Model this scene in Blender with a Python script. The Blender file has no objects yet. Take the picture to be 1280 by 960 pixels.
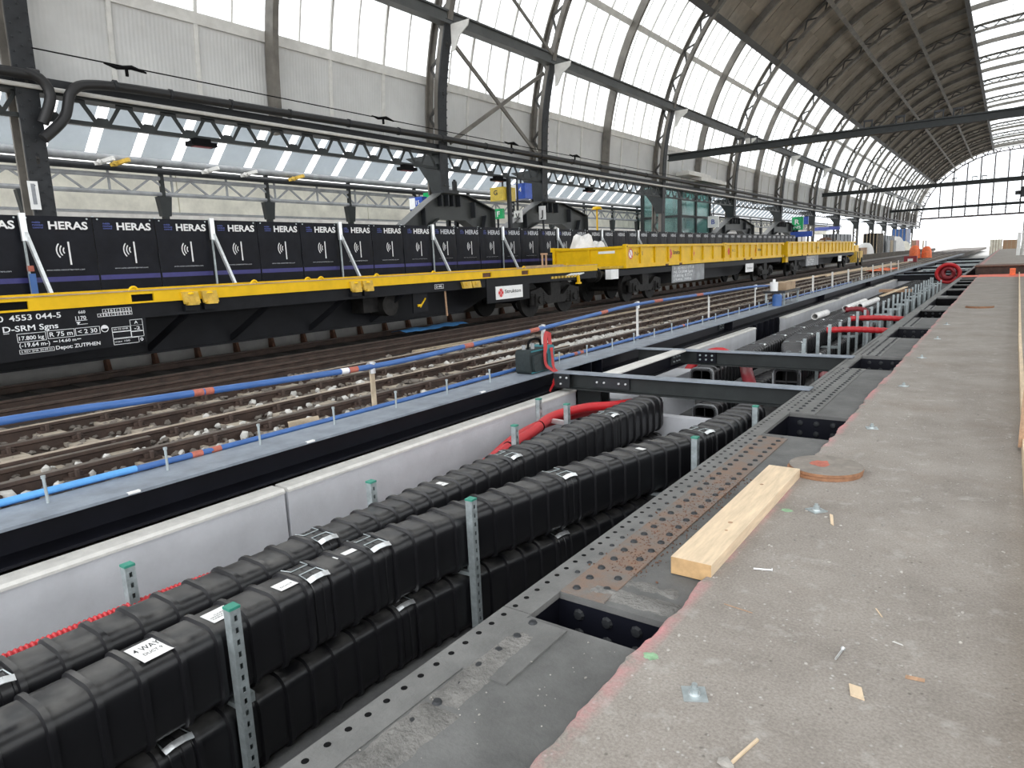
import bpy, math, random
from mathutils import Vector, Matrix, noise as mnoise

SC = bpy.context.scene
COL = SC.collection
RNG = random.Random(7)
UP = Vector((0, 0, 1))

# ------------------------------------------------------------------ camera
cam_d = bpy.data.cameras.new('camera')
cam = bpy.data.objects.new('camera', cam_d)
COL.objects.link(cam)
cam_d.sensor_fit = 'HORIZONTAL'
cam_d.sensor_width = 36.0
cam_d.lens = 36.0 * 849.87 / 1280.0
cam_d.clip_start = 0.05
cam_d.clip_end = 2000
_v1 = Vector((1262 - 640, 301 - 480, 849.87)).normalized()      # vanishing point of the track
_v2 = -Vector((-550 - 640, 380 - 480, 849.87)).normalized()     # vanishing point of the cross beams
_z = _v2.cross(_v1)
_R = Matrix((_v2, _v1, _z))                                     # camera (x right, y down, z forward) to world
_R = _R @ Matrix(((1, 0, 0), (0, -1, 0), (0, 0, -1)))           # blender camera axes
cam.matrix_world = Matrix.Translation((0, 0, 1.55)) @ _R.to_4x4()
SC.camera = cam

# ------------------------------------------------------------------ world, light, exposure
W = bpy.data.worlds.new('overcast'); SC.world = W
W.use_nodes = True
_nt = W.node_tree; _nt.nodes.clear()
_o = _nt.nodes.new('ShaderNodeOutputWorld'); _b = _nt.nodes.new('ShaderNodeBackground')
_tc = _nt.nodes.new('ShaderNodeTexCoord'); _n = _nt.nodes.new('ShaderNodeTexNoise'); _r = _nt.nodes.new('ShaderNodeValToRGB')
_n.inputs['Scale'].default_value = 2.2; _n.inputs['Detail'].default_value = 5
_r.color_ramp.elements[0].position = 0.30; _r.color_ramp.elements[0].color = (0.74, 0.80, 0.88, 1)
_r.color_ramp.elements[1].position = 0.68; _r.color_ramp.elements[1].color = (1.0, 0.99, 0.97, 1)
_nt.links.new(_tc.outputs['Generated'], _n.inputs['Vector'])
_nt.links.new(_n.outputs['Fac'], _r.inputs['Fac'])
_nt.links.new(_r.outputs['Color'], _b.inputs['Color'])
_b.inputs['Strength'].default_value = 1.6
_nt.links.new(_b.outputs['Background'], _o.inputs['Surface'])

SC.view_settings.view_transform = 'Standard'
SC.view_settings.look = 'None'
SC.view_settings.exposure = 1.25
SC.view_settings.gamma = 1.0
SC.view_settings.use_curve_mapping = False

# ------------------------------------------------------------------ materials
M = {}
def mat(key, col, rough=0.6, metal=0.0, var=0.25, scale=6.0, bump=0.0, bscale=None, col2=None, spec=0.5, detail=6, stretch=None, world=False):
    m = bpy.data.materials.new(key); m.use_nodes = True
    nt = m.node_tree; bs = nt.nodes['Principled BSDF']
    bs.inputs['Roughness'].default_value = rough
    bs.inputs['Metallic'].default_value = metal
    bs.inputs['Specular IOR Level'].default_value = spec
    if world:
        tc = nt.nodes.new('ShaderNodeNewGeometry'); src = tc.outputs['Position']
    else:
        tc = nt.nodes.new('ShaderNodeTexCoord'); src = tc.outputs['Object']
    if stretch:
        mp = nt.nodes.new('ShaderNodeMapping'); mp.inputs['Scale'].default_value = stretch
        nt.links.new(src, mp.inputs['Vector']); src = mp.outputs['Vector']
    nz = nt.nodes.new('ShaderNodeTexNoise'); nz.inputs['Scale'].default_value = scale; nz.inputs['Detail'].default_value = detail
    nz.inputs['Roughness'].default_value = 0.65
    nt.links.new(src, nz.inputs['Vector'])
    rp = nt.nodes.new('ShaderNodeValToRGB')
    c2 = col2 if col2 else tuple(c * (1 - var) for c in col)
    c1 = col if col2 else tuple(min(1, c * (1 + var * 0.6)) for c in col)
    rp.color_ramp.elements[0].position = 0.33; rp.color_ramp.elements[0].color = (*c2, 1)
    rp.color_ramp.elements[1].position = 0.68; rp.color_ramp.elements[1].color = (*c1, 1)
    nt.links.new(nz.outputs['Fac'], rp.inputs['Fac'])
    nt.links.new(rp.outputs['Color'], bs.inputs['Base Color'])
    if bump:
        n2 = nt.nodes.new('ShaderNodeTexNoise'); n2.inputs['Scale'].default_value = bscale or scale * 5; n2.inputs['Detail'].default_value = 6
        nt.links.new(src, n2.inputs['Vector'])
        bp = nt.nodes.new('ShaderNodeBump'); bp.inputs['Strength'].default_value = bump; bp.inputs['Distance'].default_value = 0.02
        nt.links.new(n2.outputs['Fac'], bp.inputs['Height']); nt.links.new(bp.outputs['Normal'], bs.inputs['Normal'])
    M[key] = m
    return m

def mixmat(key, trans_col, diff_col, fac, gloss=0.05):
    """thin glazing: lets most light straight through, the rest scattered by dirt and frosting"""
    m = bpy.data.materials.new(key); m.use_nodes = True
    nt = m.node_tree; nt.nodes.clear()
    o = nt.nodes.new('ShaderNodeOutputMaterial'); t = nt.nodes.new('ShaderNodeBsdfTransparent'); t.inputs['Color'].default_value = (*trans_col, 1)
    d = nt.nodes.new('ShaderNodeBsdfTranslucent'); d.inputs['Color'].default_value = (*diff_col, 1)
    d2 = nt.nodes.new('ShaderNodeBsdfDiffuse'); d2.inputs['Color'].default_value = (*diff_col, 1)
    a = nt.nodes.new('ShaderNodeMixShader'); a.inputs[0].default_value = 0.35
    nt.links.new(d.outputs[0], a.inputs[1]); nt.links.new(d2.outputs[0], a.inputs[2])
    b = nt.nodes.new('ShaderNodeMixShader')
    tc = nt.nodes.new('ShaderNodeNewGeometry'); nz = nt.nodes.new('ShaderNodeTexNoise'); nz.inputs['Scale'].default_value = 1.3; nz.inputs['Detail'].default_value = 4
    mr = nt.nodes.new('ShaderNodeMapRange'); mr.inputs['To Min'].default_value = fac * 0.6; mr.inputs['To Max'].default_value = min(1, fac * 1.4)
    nt.links.new(tc.outputs['Position'], nz.inputs['Vector']); nt.links.new(nz.outputs['Fac'], mr.inputs['Value']); nt.links.new(mr.outputs['Result'], b.inputs[0])
    nt.links.new(t.outputs[0], b.inputs[1]); nt.links.new(a.outputs[0], b.inputs[2])
    g = nt.nodes.new('ShaderNodeBsdfGlossy'); g.inputs['Roughness'].default_value = 0.12
    c = nt.nodes.new('ShaderNodeMixShader'); c.inputs[0].default_value = gloss
    nt.links.new(b.outputs[0], c.inputs[1]); nt.links.new(g.outputs[0], c.inputs[2])
    nt.links.new(c.outputs[0], o.inputs['Surface'])
    M[key] = m
    return m

mat('steel_dark', (0.020, 0.022, 0.025), 0.5, 0.0, 0.35, 3.0, 0.15, 30, spec=0.35)
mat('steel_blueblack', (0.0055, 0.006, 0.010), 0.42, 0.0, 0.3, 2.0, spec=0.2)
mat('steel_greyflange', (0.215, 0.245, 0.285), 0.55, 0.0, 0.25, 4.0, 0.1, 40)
mat('steel_green', (0.020, 0.0235, 0.0235), 0.5, 0.0, 0.3, 4.0, spec=0.35)
mat('roof_steel', (0.060, 0.058, 0.054), 0.55, 0.0, 0.4, 1.2, col2=(0.03, 0.029, 0.028))
mat('arch_steel', (0.15, 0.138, 0.12), 0.6, 0.0, 0.4, 1.5)
mat('portal_steel', (0.030, 0.033, 0.031), 0.5, 0.0, 0.2, 2.0)
mat('gable_steel', (0.05, 0.035, 0.035), 0.6, 0.0, 0.2, 2.0)
mat('white_steel', (0.62, 0.61, 0.58), 0.5, 0.0, 0.15, 3.0)
mat('galv', (0.42, 0.47, 0.48), 0.42, 0.55, 0.25, 14.0, 0.05, 60)
mat('galv_bright', (0.75, 0.77, 0.78), 0.3, 0.75, 0.15, 20.0)
mat('green_cap', (0.035, 0.25, 0.18), 0.5)
mat('black', (0.003, 0.003, 0.0035), 0.7, 0, 0.2, spec=0.1)
mat('rubber', (0.011, 0.011, 0.012), 0.5, 0, 0.3, 5)
mat('concrete_wall', (0.53, 0.54, 0.57), 0.85, 0, 0.10, 2.5, 0.12, 60, detail=10)
mat('concrete_edge', (0.60, 0.59, 0.56), 0.9, 0, 0.15, 6, 0.2, 60)
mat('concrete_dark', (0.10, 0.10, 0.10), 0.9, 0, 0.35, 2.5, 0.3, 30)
mat('platform_face', (0.085, 0.07, 0.055), 0.9, 0, 0.35, 1.2, 0.2, 20)
mat('platform_top', (0.34, 0.33, 0.31), 0.9, 0, 0.2, 2.0, 0.1, 30)
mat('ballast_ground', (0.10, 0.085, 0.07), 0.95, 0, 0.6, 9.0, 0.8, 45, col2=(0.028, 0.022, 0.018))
mat('stone', (0.36, 0.34, 0.31), 0.9, 0, 0.45, 7, 0.3, 40)
mat('stone_dark', (0.16, 0.14, 0.12), 0.9, 0, 0.6, 1.1, 0.3, 40)
mat('stone_white', (0.50, 0.49, 0.46), 0.85, 0, 0.3, 9, 0.3, 40)
mat('sleeper', (0.34, 0.295, 0.235), 0.9, 0, 0.35, 3, 0.2, 30)
mat('rail_rust', (0.058, 0.036, 0.027), 0.75, 0, 0.45, 5, 0.2, 40)
mat('rail_head', (0.42, 0.35, 0.28), 0.45, 0.2, 0.3, 6)
mat('rail_head_dark', (0.11, 0.09, 0.075), 0.5, 0.2, 0.3, 6)
mat('rust', (0.13, 0.06, 0.035), 0.85, 0, 0.5, 10)
mat('yellow', (0.72, 0.435, 0.004), 0.45, 0, 0.14, 2.5, spec=0.22)
mat('yellow_dirty', (0.62, 0.40, 0.05), 0.55, 0, 0.35, 8)
mat('wagon_black', (0.0075, 0.008, 0.010), 0.55, 0, 0.4, 3, spec=0.18)
mat('bogie', (0.018, 0.017, 0.016), 0.65, 0, 0.5, 8, 0.1, spec=0.2)
mat('deck_wood', (0.40, 0.29, 0.17), 0.85, 0, 0.35, 4)
mat('white_paint', (0.80, 0.80, 0.79), 0.5, 0, 0.08, 6)
mat('letter_white', (0.74, 0.75, 0.76), 0.6, 0, 0.12, 20)
mat('letter_grey', (0.50, 0.52, 0.56), 0.6, 0, 0.1, 20)
mat('letter_dim', (0.28, 0.29, 0.31), 0.6, 0, 0.1, 20)
mat('letter_black', (0.03, 0.03, 0.03), 0.6)
mat('letter_blue', (0.10, 0.13, 0.42), 0.6)
mat('fence_sheet', (0.0095, 0.0105, 0.015), 0.5, 0, 0.35, 2.0, 0.25, 4, spec=0.15)
mat('fence_band', (0.035, 0.033, 0.16), 0.5, 0, 0.2, 4)
mat('red_logo', (0.62, 0.03, 0.03), 0.5)
mat('blue_pipe', (0.045, 0.125, 0.345), 0.42, 0, 0.15, 4)
mat('blue_light', (0.10, 0.33, 0.70), 0.45, 0, 0.2, 6)
mat('tape_red', (0.42, 0.12, 0.08), 0.55, 0, 0.3, 20)
mat('red_hose', (0.48, 0.016, 0.022), 0.42, 0, 0.15, 4)
mat('red_dark', (0.22, 0.014, 0.022), 0.5, 0, 0.2, 4)
mat('orange', (0.85, 0.18, 0.06), 0.6, 0, 0.25, 6)
mat('red_paint', (0.78, 0.20, 0.14), 0.8, 0, 0.25, 5)
mat('pine', (0.66, 0.52, 0.36), 0.75, 0, 0.2, 5, 0.05, 40, stretch=(6, 0.7, 6), world=True)
mat('pine_end', (0.45, 0.29, 0.14), 0.8, 0, 0.25, 12)
mat('wood_red', (0.42, 0.26, 0.16), 0.8, 0, 0.3, 6, stretch=(8, 1, 8))
mat('wood_grey', (0.42, 0.34, 0.24), 0.85, 0, 0.3, 6)
mat('plywood_top', (0.22, 0.195, 0.17), 0.85, 0, 0.25, 12)
mat('plywood_edge', (0.30, 0.15, 0.08), 0.85, 0, 0.3, 20)
mat('teal', (0.022, 0.17, 0.20), 0.5, 0, 0.2, 8)
mat('bag_black', (0.012, 0.020, 0.021), 0.7, 0, 0.3, 20, 0.2, 80)
mat('strap_red', (0.42, 0.03, 0.03), 0.65, 0, 0.15, 20)
mat('sign_blue', (0.025, 0.08, 0.42), 0.4)
mat('sign_yellow', (0.60, 0.44, 0.06), 0.4)
mat('sign_green', (0.01, 0.38, 0.12), 0.4)
mat('cream', (0.80, 0.77, 0.67), 0.85, 0, 0.2, 1.5)
mat('wall_clad', (0.56, 0.56, 0.55), 0.7, 0, 0.10, 0.8)
mat('pipe_white', (0.75, 0.74, 0.72), 0.5)
mat('canvas_white', (0.78, 0.77, 0.75), 0.8, 0, 0.1, 6, 0.2, 10)
mat('crate', (0.35, 0.25, 0.16), 0.85, 0, 0.3, 4)
mat('grey_thing', (0.30, 0.31, 0.32), 0.7, 0, 0.3, 3)
mat('mud', (0.17, 0.165, 0.155), 0.95, 0, 0.4, 7, 0.9, 55)
mat('strip_rusty', (0.15, 0.148, 0.14), 0.75, 0.1, 0.3, 7.5, 0.25, 60, col2=(0.205, 0.125, 0.085), detail=10)
mat('sleeper_wagon_shade', (0.06, 0.05, 0.042), 0.9, 0, 0.4, 3)  # sleeper colour lowered to carry the shade under the wagons
mat('wagon_shade_ground', (0.028, 0.023, 0.02), 0.95, 0, 0.5, 8, 0.6, 45)  # ground colour darkened to paint in the wagons' shadow
mat('beam_grey', (0.065, 0.068, 0.066), 0.5, 0, 0.25, 2)
mat('roof_wood_pale', (0.27, 0.235, 0.19), 0.8, 0, 0.25, 1.2, world=True)
mat('strip_steel', (0.155, 0.155, 0.15), 0.6, 0.15, 0.3, 3.0, 0.2, 60, detail=10)
mat('plate_dark', (0.115, 0.115, 0.112), 0.75, 0.0, 0.35, 3.5, 0.2, 70, detail=10)
mixmat('glass', (0.96, 0.97, 0.97), (0.9, 0.9, 0.88), 0.30)
mixmat('glass_canopy', (0.44, 0.47, 0.49), (0.42, 0.44, 0.45), 0.42, 0.12)
mixmat('glass_strip', (0.98, 0.98, 0.98), (0.95, 0.95, 0.94), 0.4)
mixmat('glass_green', (0.52, 0.72, 0.70), (0.35, 0.5, 0.48), 0.30, 0.14)

# duct plastic: black polyethylene with pale dust lying on the upward faces
def duct_material():
    m = bpy.data.materials.new('duct_plastic'); m.use_nodes = True; nt = m.node_tree; bs = nt.nodes['Principled BSDF']
    g = nt.nodes.new('ShaderNodeNewGeometry'); sx = nt.nodes.new('ShaderNodeSeparateXYZ'); nt.links.new(g.outputs['Normal'], sx.inputs[0])
    nz = nt.nodes.new('ShaderNodeTexNoise'); nz.inputs['Scale'].default_value = 7; nz.inputs['Detail'].default_value = 8
    nt.links.new(g.outputs['Position'], nz.inputs['Vector'])
    a = nt.nodes.new('ShaderNodeMapRange'); a.inputs['From Min'].default_value = 0.6; a.inputs['From Max'].default_value = 1.0; a.inputs['To Max'].default_value = 0.75
    nt.links.new(sx.outputs['Z'], a.inputs['Value'])
    b = nt.nodes.new('ShaderNodeMapRange'); b.inputs['From Min'].default_value = 0.38; b.inputs['From Max'].default_value = 0.70
    nt.links.new(nz.outputs['Fac'], b.inputs['Value'])
    mu = nt.nodes.new('ShaderNodeMath'); mu.operation = 'MULTIPLY'; nt.links.new(a.outputs[0], mu.inputs[0]); nt.links.new(b.outputs[0], mu.inputs[1])
    mx = nt.nodes.new('ShaderNodeMix'); mx.data_type = 'RGBA'
    mx.inputs['A'].default_value = (0.0085, 0.0085, 0.010, 1); mx.inputs['B'].default_value = (0.12, 0.116, 0.11, 1)
    nt.links.new(mu.outputs[0], mx.inputs['Factor']); nt.links.new(mx.outputs['Result'], bs.inputs['Base Color'])
    rr = nt.nodes.new('ShaderNodeMapRange'); rr.inputs['To Min'].default_value = 0.33; rr.inputs['To Max'].default_value = 0.7
    nt.links.new(mu.outputs[0], rr.inputs['Value']); nt.links.new(rr.outputs[0], bs.inputs['Roughness'])
    M['duct'] = m
duct_material()

def slab_material():
    """weathered concrete, speckled and stained, with pink marking paint sprayed along its broken edge (x about -1.1)"""
    m = bpy.data.materials.new('slab_concrete'); m.use_nodes = True; nt = m.node_tree; bs = nt.nodes['Principled BSDF']
    N = nt.nodes.new; L = nt.links.new
    g = N('ShaderNodeNewGeometry')
    def noise(s, d=8):
        n = N('ShaderNodeTexNoise'); n.inputs['Scale'].default_value = s; n.inputs['Detail'].default_value = d; n.inputs['Roughness'].default_value = 0.68
        L(g.outputs['Position'], n.inputs['Vector']); return n.outputs['Fac']
    def ramp(f, p0, c0, p1, c1):
        r = N('ShaderNodeValToRGB'); r.color_ramp.elements[0].position = p0; r.color_ramp.elements[0].color = (*c0, 1)
        r.color_ramp.elements[1].position = p1; r.color_ramp.elements[1].color = (*c1, 1); L(f, r.inputs['Fac']); return r.outputs['Color']
    def mix(f, a, b, mode='MIX'):
        x = N('ShaderNodeMix'); x.data_type = 'RGBA'; x.blend_type = mode
        for k, v in (('Factor', f), ('A', a), ('B', b)):
            if hasattr(v, 'is_linked'): L(v, x.inputs[k])
            else: x.inputs[k].default_value = v
        return x.outputs['Result']
    base = ramp(noise(1.7, 10), 0.32, (0.222, 0.198, 0.175), 0.70, (0.325, 0.296, 0.266))
    fine = ramp(noise(85, 6), 0.38, (0.74, 0.73, 0.72), 0.62, (1.10, 1.10, 1.10))
    c = mix(0.85, base, fine, 'MULTIPLY')
    vo = N('ShaderNodeTexVoronoi'); vo.inputs['Scale'].default_value = 26; L(g.outputs['Position'], vo.inputs['Vector'])
    sp = ramp(vo.outputs['Distance'], 0.08, (1, 1, 1), 0.19, (0, 0, 0))
    gate = ramp(noise(4, 5), 0.46, (0, 0, 0), 0.62, (0.7, 0.7, 0.7))
    c = mix(mix(1.0, sp, gate, 'MULTIPLY'), c, (0.55, 0.54, 0.52, 1))
    vo2 = N('ShaderNodeTexVoronoi'); vo2.inputs['Scale'].default_value = 17; L(g.outputs['Position'], vo2.inputs['Vector'])
    sp2 = ramp(vo2.outputs['Distance'], 0.06, (1, 1, 1), 0.15, (0, 0, 0))
    gate2 = ramp(noise(3.6, 4), 0.44, (0, 0, 0), 0.6, (0.75, 0.75, 0.75))
    c = mix(mix(1.0, sp2, gate2, 'MULTIPLY'), c, (0.085, 0.075, 0.065, 1))
    dust = ramp(noise(6.5, 10), 0.56, (0, 0, 0), 0.74, (0.55, 0.55, 0.55))
    c = mix(dust, c, (0.46, 0.44, 0.41, 1))
    scuff = ramp(noise(11, 10), 0.60, (0, 0, 0), 0.70, (0.5, 0.5, 0.5))
    c = mix(scuff, c, (0.15, 0.135, 0.12, 1))
    brown = ramp(noise(0.9, 4), 0.55, (0, 0, 0), 0.75, (0.35, 0.35, 0.35))
    c = mix(brown, c, (0.20, 0.15, 0.115, 1))
    sx = N('ShaderNodeSeparateXYZ'); L(g.outputs['Position'], sx.inputs[0])
    e = N('ShaderNodeMapRange'); e.inputs['From Min'].default_value = -1.105; e.inputs['From Max'].default_value = -1.03; e.inputs['To Min'].default_value = 1.0; e.inputs['To Max'].default_value = 0.0
    L(sx.outputs['X'], e.inputs['Value'])
    pn = ramp(noise(2.6, 7), 0.42, (0, 0, 0), 0.62, (0.85, 0.85, 0.85))
    pf = N('ShaderNodeMath'); pf.operation = 'MULTIPLY'; L(e.outputs[0], pf.inputs[0]); L(pn, pf.inputs[1])
    c = mix(pf.outputs[0], c, (0.62, 0.20, 0.22, 1))
    L(c, bs.inputs['Base Color'])
    bs.inputs['Roughness'].default_value = 0.92
    bp = N('ShaderNodeBump'); bp.inputs['Strength'].default_value = 0.55; bp.inputs['Distance'].default_value = 0.006
    L(noise(48, 8), bp.inputs['Height']); L(bp.outputs['Normal'], bs.inputs['Normal'])
    M['slab'] = m
slab_material()

def roofwood_material():
    m = mat('roof_wood', (0.215, 0.185, 0.145), 0.8, 0, 0.22, 1.2, world=True)
roofwood_material()
def clad_material():
    """ribbed cladding sheet: shallow vertical corrugation"""
    m = M['wall_clad']; nt = m.node_tree; bs = nt.nodes['Principled BSDF']
    g = nt.nodes.new('ShaderNodeNewGeometry'); wv = nt.nodes.new('ShaderNodeTexWave'); wv.bands_direction = 'Y'; wv.inputs['Scale'].default_value = 3.2
    nt.links.new(g.outputs['Position'], wv.inputs['Vector'])
    bp = nt.nodes.new('ShaderNodeBump'); bp.inputs['Strength'].default_value = 0.25; bp.inputs['Distance'].default_value = 0.02
    nt.links.new(wv.outputs['Fac'], bp.inputs['Height']); nt.links.new(bp.outputs['Normal'], bs.inputs['Normal'])
clad_material()

# ------------------------------------------------------------------ mesh helpers
BASE = {}
class MB:
    def __init__(s): s.v = []; s.f = []
    def add(s, vs, fs):
        n = len(s.v); s.v += [tuple(v) for v in vs]; s.f += [tuple(i + n for i in f) for f in fs]; return s
    def box(s, x0, x1, y0, y1, z0, z1):
        return s.add([(x0, y0, z0), (x1, y0, z0), (x1, y1, z0), (x0, y1, z0), (x0, y0, z1), (x1, y0, z1), (x1, y1, z1), (x0, y1, z1)],
                     [(0, 3, 2, 1), (4, 5, 6, 7), (0, 1, 5, 4), (1, 2, 6, 5), (2, 3, 7, 6), (3, 0, 4, 7)])
    def bar(s, p0, p1, w, h, up=UP):
        p0 = Vector(p0); p1 = Vector(p1); d = (p1 - p0).normalized(); u = Vector(up)
        if abs(d.dot(u)) > 0.98: u = Vector((1, 0, 0))
        a = d.cross(u).normalized() * (w / 2); b = a.cross(d).normalized() * (h / 2)
        q = [p0 - a - b, p0 + a - b, p0 + a + b, p0 - a + b, p1 - a - b, p1 + a - b, p1 + a + b, p1 - a + b]
        return s.add(q, [(3, 2, 1, 0), (4, 5, 6, 7), (0, 1, 5, 4), (1, 2, 6, 5), (2, 3, 7, 6), (3, 0, 4, 7)])
    def prism(s, poly, axis, a0, a1):
        n = len(poly)
        mk = {'y': lambda p, a: (p[0], a, p[1]), 'x': lambda p, a: (a, p[0], p[1]), 'z': lambda p, a: (p[0], p[1], a)}[axis]
        vs = [mk(p, a0) for p in poly] + [mk(p, a1) for p in poly]
        fs = [tuple(range(n))[::-1], tuple(range(n, 2 * n))] + [(i, (i + 1) % n, (i + 1) % n + n, i + n) for i in range(n)]
        return s.add(vs, fs)
    def tube(s, path, r, n=8, cap=True):
        P = [Vector(p) for p in path]; k = len(P); rs = r if isinstance(r, (list, tuple)) else [r] * k
        ref = None; vs = []
        for i in range(k):
            d = (P[min(i + 1, k - 1)] - P[max(i - 1, 0)]).normalized()
            if ref is None:
                ref = d.cross(UP if abs(d.z) < 0.9 else Vector((1, 0, 0))).normalized()
            a = (ref - d * ref.dot(d)).normalized(); ref = a; b = d.cross(a)
            for j in range(n):
                t = 2 * math.pi * j / n
                vs.append(P[i] + (a * math.cos(t) + b * math.sin(t)) * rs[i])
        fs = [(i * n + j, i * n + (j + 1) % n, (i + 1) * n + (j + 1) % n, (i + 1) * n + j) for i in range(k - 1) for j in range(n)]
        if cap: fs += [tuple(range(n))[::-1], tuple(range((k - 1) * n, k * n))]
        return s.add(vs, fs)
    def cyl(s, p0, p1, r, n=12): return s.tube([p0, p1], r, n)
    def grid(s, fn, nu, nv):
        vs = [fn(i / nu, j / nv) for i in range(nu + 1) for j in range(nv + 1)]
        return s.add(vs, [(i * (nv + 1) + j, (i + 1) * (nv + 1) + j, (i + 1) * (nv + 1) + j + 1, i * (nv + 1) + j + 1) for i in range(nu) for j in range(nv)])
    def stone(s, c, r, rng):
        t = (1 + 5 ** .5) / 2
        V = [(-1, t, 0), (1, t, 0), (-1, -t, 0), (1, -t, 0), (0, -1, t), (0, 1, t), (0, -1, -t), (0, 1, -t), (t, 0, -1), (t, 0, 1), (-t, 0, -1), (-t, 0, 1)]
        F = [(0, 11, 5), (0, 5, 1), (0, 1, 7), (0, 7, 10), (0, 10, 11), (1, 5, 9), (5, 11, 4), (11, 10, 2), (10, 7, 6), (7, 1, 8), (3, 9, 4), (3, 4, 2), (3, 2, 6), (3, 6, 8), (3, 8, 9), (4, 9, 5), (2, 4, 11), (6, 2, 10), (8, 6, 7), (9, 8, 1)]
        k = (rng.uniform(.7, 1.2), rng.uniform(.6, 1.1), rng.uniform(.45, .85)); a = rng.uniform(0, 6.28); ca, sa = math.cos(a), math.sin(a)
        out = []
        for v in V:
            q = rng.uniform(.72, 1.15) * r / 1.9
            x, y, z = v[0] * k[0] * q, v[1] * k[1] * q, v[2] * k[2] * q
            out.append((c[0] + x * ca - y * sa, c[1] + x * sa + y * ca, c[2] + z))
        return s.add(out, F)
    def mesh(s, name, m, base=(0, 0, 0), smooth=True):
        me = bpy.data.meshes.new(name)
        bx, by, bz = base
        me.from_pydata([(x - bx, y - by, z - bz) for x, y, z in s.v], [], s.f)
        me.materials.append(M[m] if isinstance(m, str) else m)
        me.validate()
        if smooth:
            me.polygons.foreach_set('use_smooth', [True] * len(me.polygons))
            me.set_sharp_from_angle(angle=math.radians(38))
        me.update()
        return me
    def build(s, name, m, parent=None, at=None, smooth=True):
        base = BASE[parent] if parent else Vector(at if at else (0, 0, 0))
        me = s.mesh(name, m, base, smooth)
        o = bpy.data.objects.new(name, me); COL.objects.link(o)
        BASE[o] = base
        if parent: o.parent = parent
        else: o.location = base
        return o

def tag(o, label=None, cat=None, group=None, kind=None):
    if label: o['label'] = label
    if cat: o['category'] = cat
    if group: o['group'] = group
    if kind: o['kind'] = kind
    return o
def thing(name, label, cat, loc=(0, 0, 0), group=None, kind=None):
    o = bpy.data.objects.new(name, None); COL.objects.link(o); o.location = loc; o.empty_display_size = 0.2
    BASE[o] = Vector(loc)
    return tag(o, label, cat, group, kind)
def inst(name, me, parent, loc, rot=None, scale=None):
    """one more object that shares a mesh; loc in world coordinates"""
    o = bpy.data.objects.new(name, me); COL.objects.link(o)
    o.parent = parent; o.location = Vector(loc) - BASE[parent]; BASE[o] = Vector(loc)
    if rot: o.rotation_euler = rot
    if scale: o.scale = scale
    return o
def copy_tree(o, loc=None, label=None, parent=None):
    c = o.copy(); COL.objects.link(c)
    if parent: c.parent = parent
    if loc is not None: c.location = loc; BASE[c] = Vector(loc)
    if label: c['label'] = label
    for ch in KIDS.get(o, [ch for ch in o.children]): copy_tree(ch, None, None, c)
    return c
KIDS = {}
ORD = ['nearest', 'second nearest', 'third nearest', 'fourth nearest', 'fifth nearest', 'sixth nearest', 'seventh nearest', 'eighth nearest', 'ninth nearest', 'tenth nearest', 'eleventh nearest', 'twelfth nearest', 'thirteenth nearest', 'fourteenth nearest', 'fifteenth nearest', 'sixteenth nearest', 'seventeenth nearest', 'eighteenth nearest', 'nineteenth nearest', 'twentieth nearest']
NTH = ['first', 'second', 'third', 'fourth', 'fifth', 'sixth', 'seventh', 'eighth', 'ninth', 'tenth', 'eleventh', 'twelfth', 'thirteenth', 'fourteenth', 'fifteenth', 'sixteenth', 'seventeenth', 'eighteenth', 'nineteenth', 'twentieth']
def nth(i):
    if i < 20: return NTH[i]
    t = ['', '', 'twenty', 'thirty', 'forty', 'fifty'][(i + 1) // 10]; u = (i + 1) % 10
    return {'twenty': 'twentieth', 'thirty': 'thirtieth', 'forty': 'fortieth', 'fifty': 'fiftieth'}[t] if u == 0 else t + '-' + NTH[u - 1]

_TXT = {}
def text_mesh(s, m, bold=0.0):
    """lettering as mesh, unit height caps about 0.7; returns (mesh, width)"""
    k = (s, m, bold)
    if k in _TXT: return _TXT[k]
    cu = bpy.data.curves.new('lettering', 'FONT'); cu.body = s; cu.size = 1.0; cu.offset = bold; cu.resolution_u = 3
    ob = bpy.data.objects.new('tmp_text', cu)
    me = bpy.data.meshes.new_from_object(ob)
    bpy.data.objects.remove(ob); me.name = 'lettering'
    me.materials.clear(); me.materials.append(M[m])
    xs = [v.co.x for v in me.vertices]; w = (max(xs) - min(xs)) if xs else 1
    x0 = min(xs) if xs else 0
    for v in me.vertices: v.co.x -= x0
    _TXT[k] = (me, w)
    return _TXT[k]
ROT_SIDE = (math.radians(90), 0, math.radians(90))      # reads along +y, faces +x
ROT_END = (math.radians(90), 0, 0)                      # reads along +x, faces -y
def text_on(s, m, parent, loc, height, width=None, rot=ROT_SIDE, bold=0.0, name='lettering'):
    me, w = text_mesh(s, m, bold)
    sy = height / 0.7; sx = (width / w) if width else sy
    return inst(name, me, parent, loc, rot, (sx, sy, 1))

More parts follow.
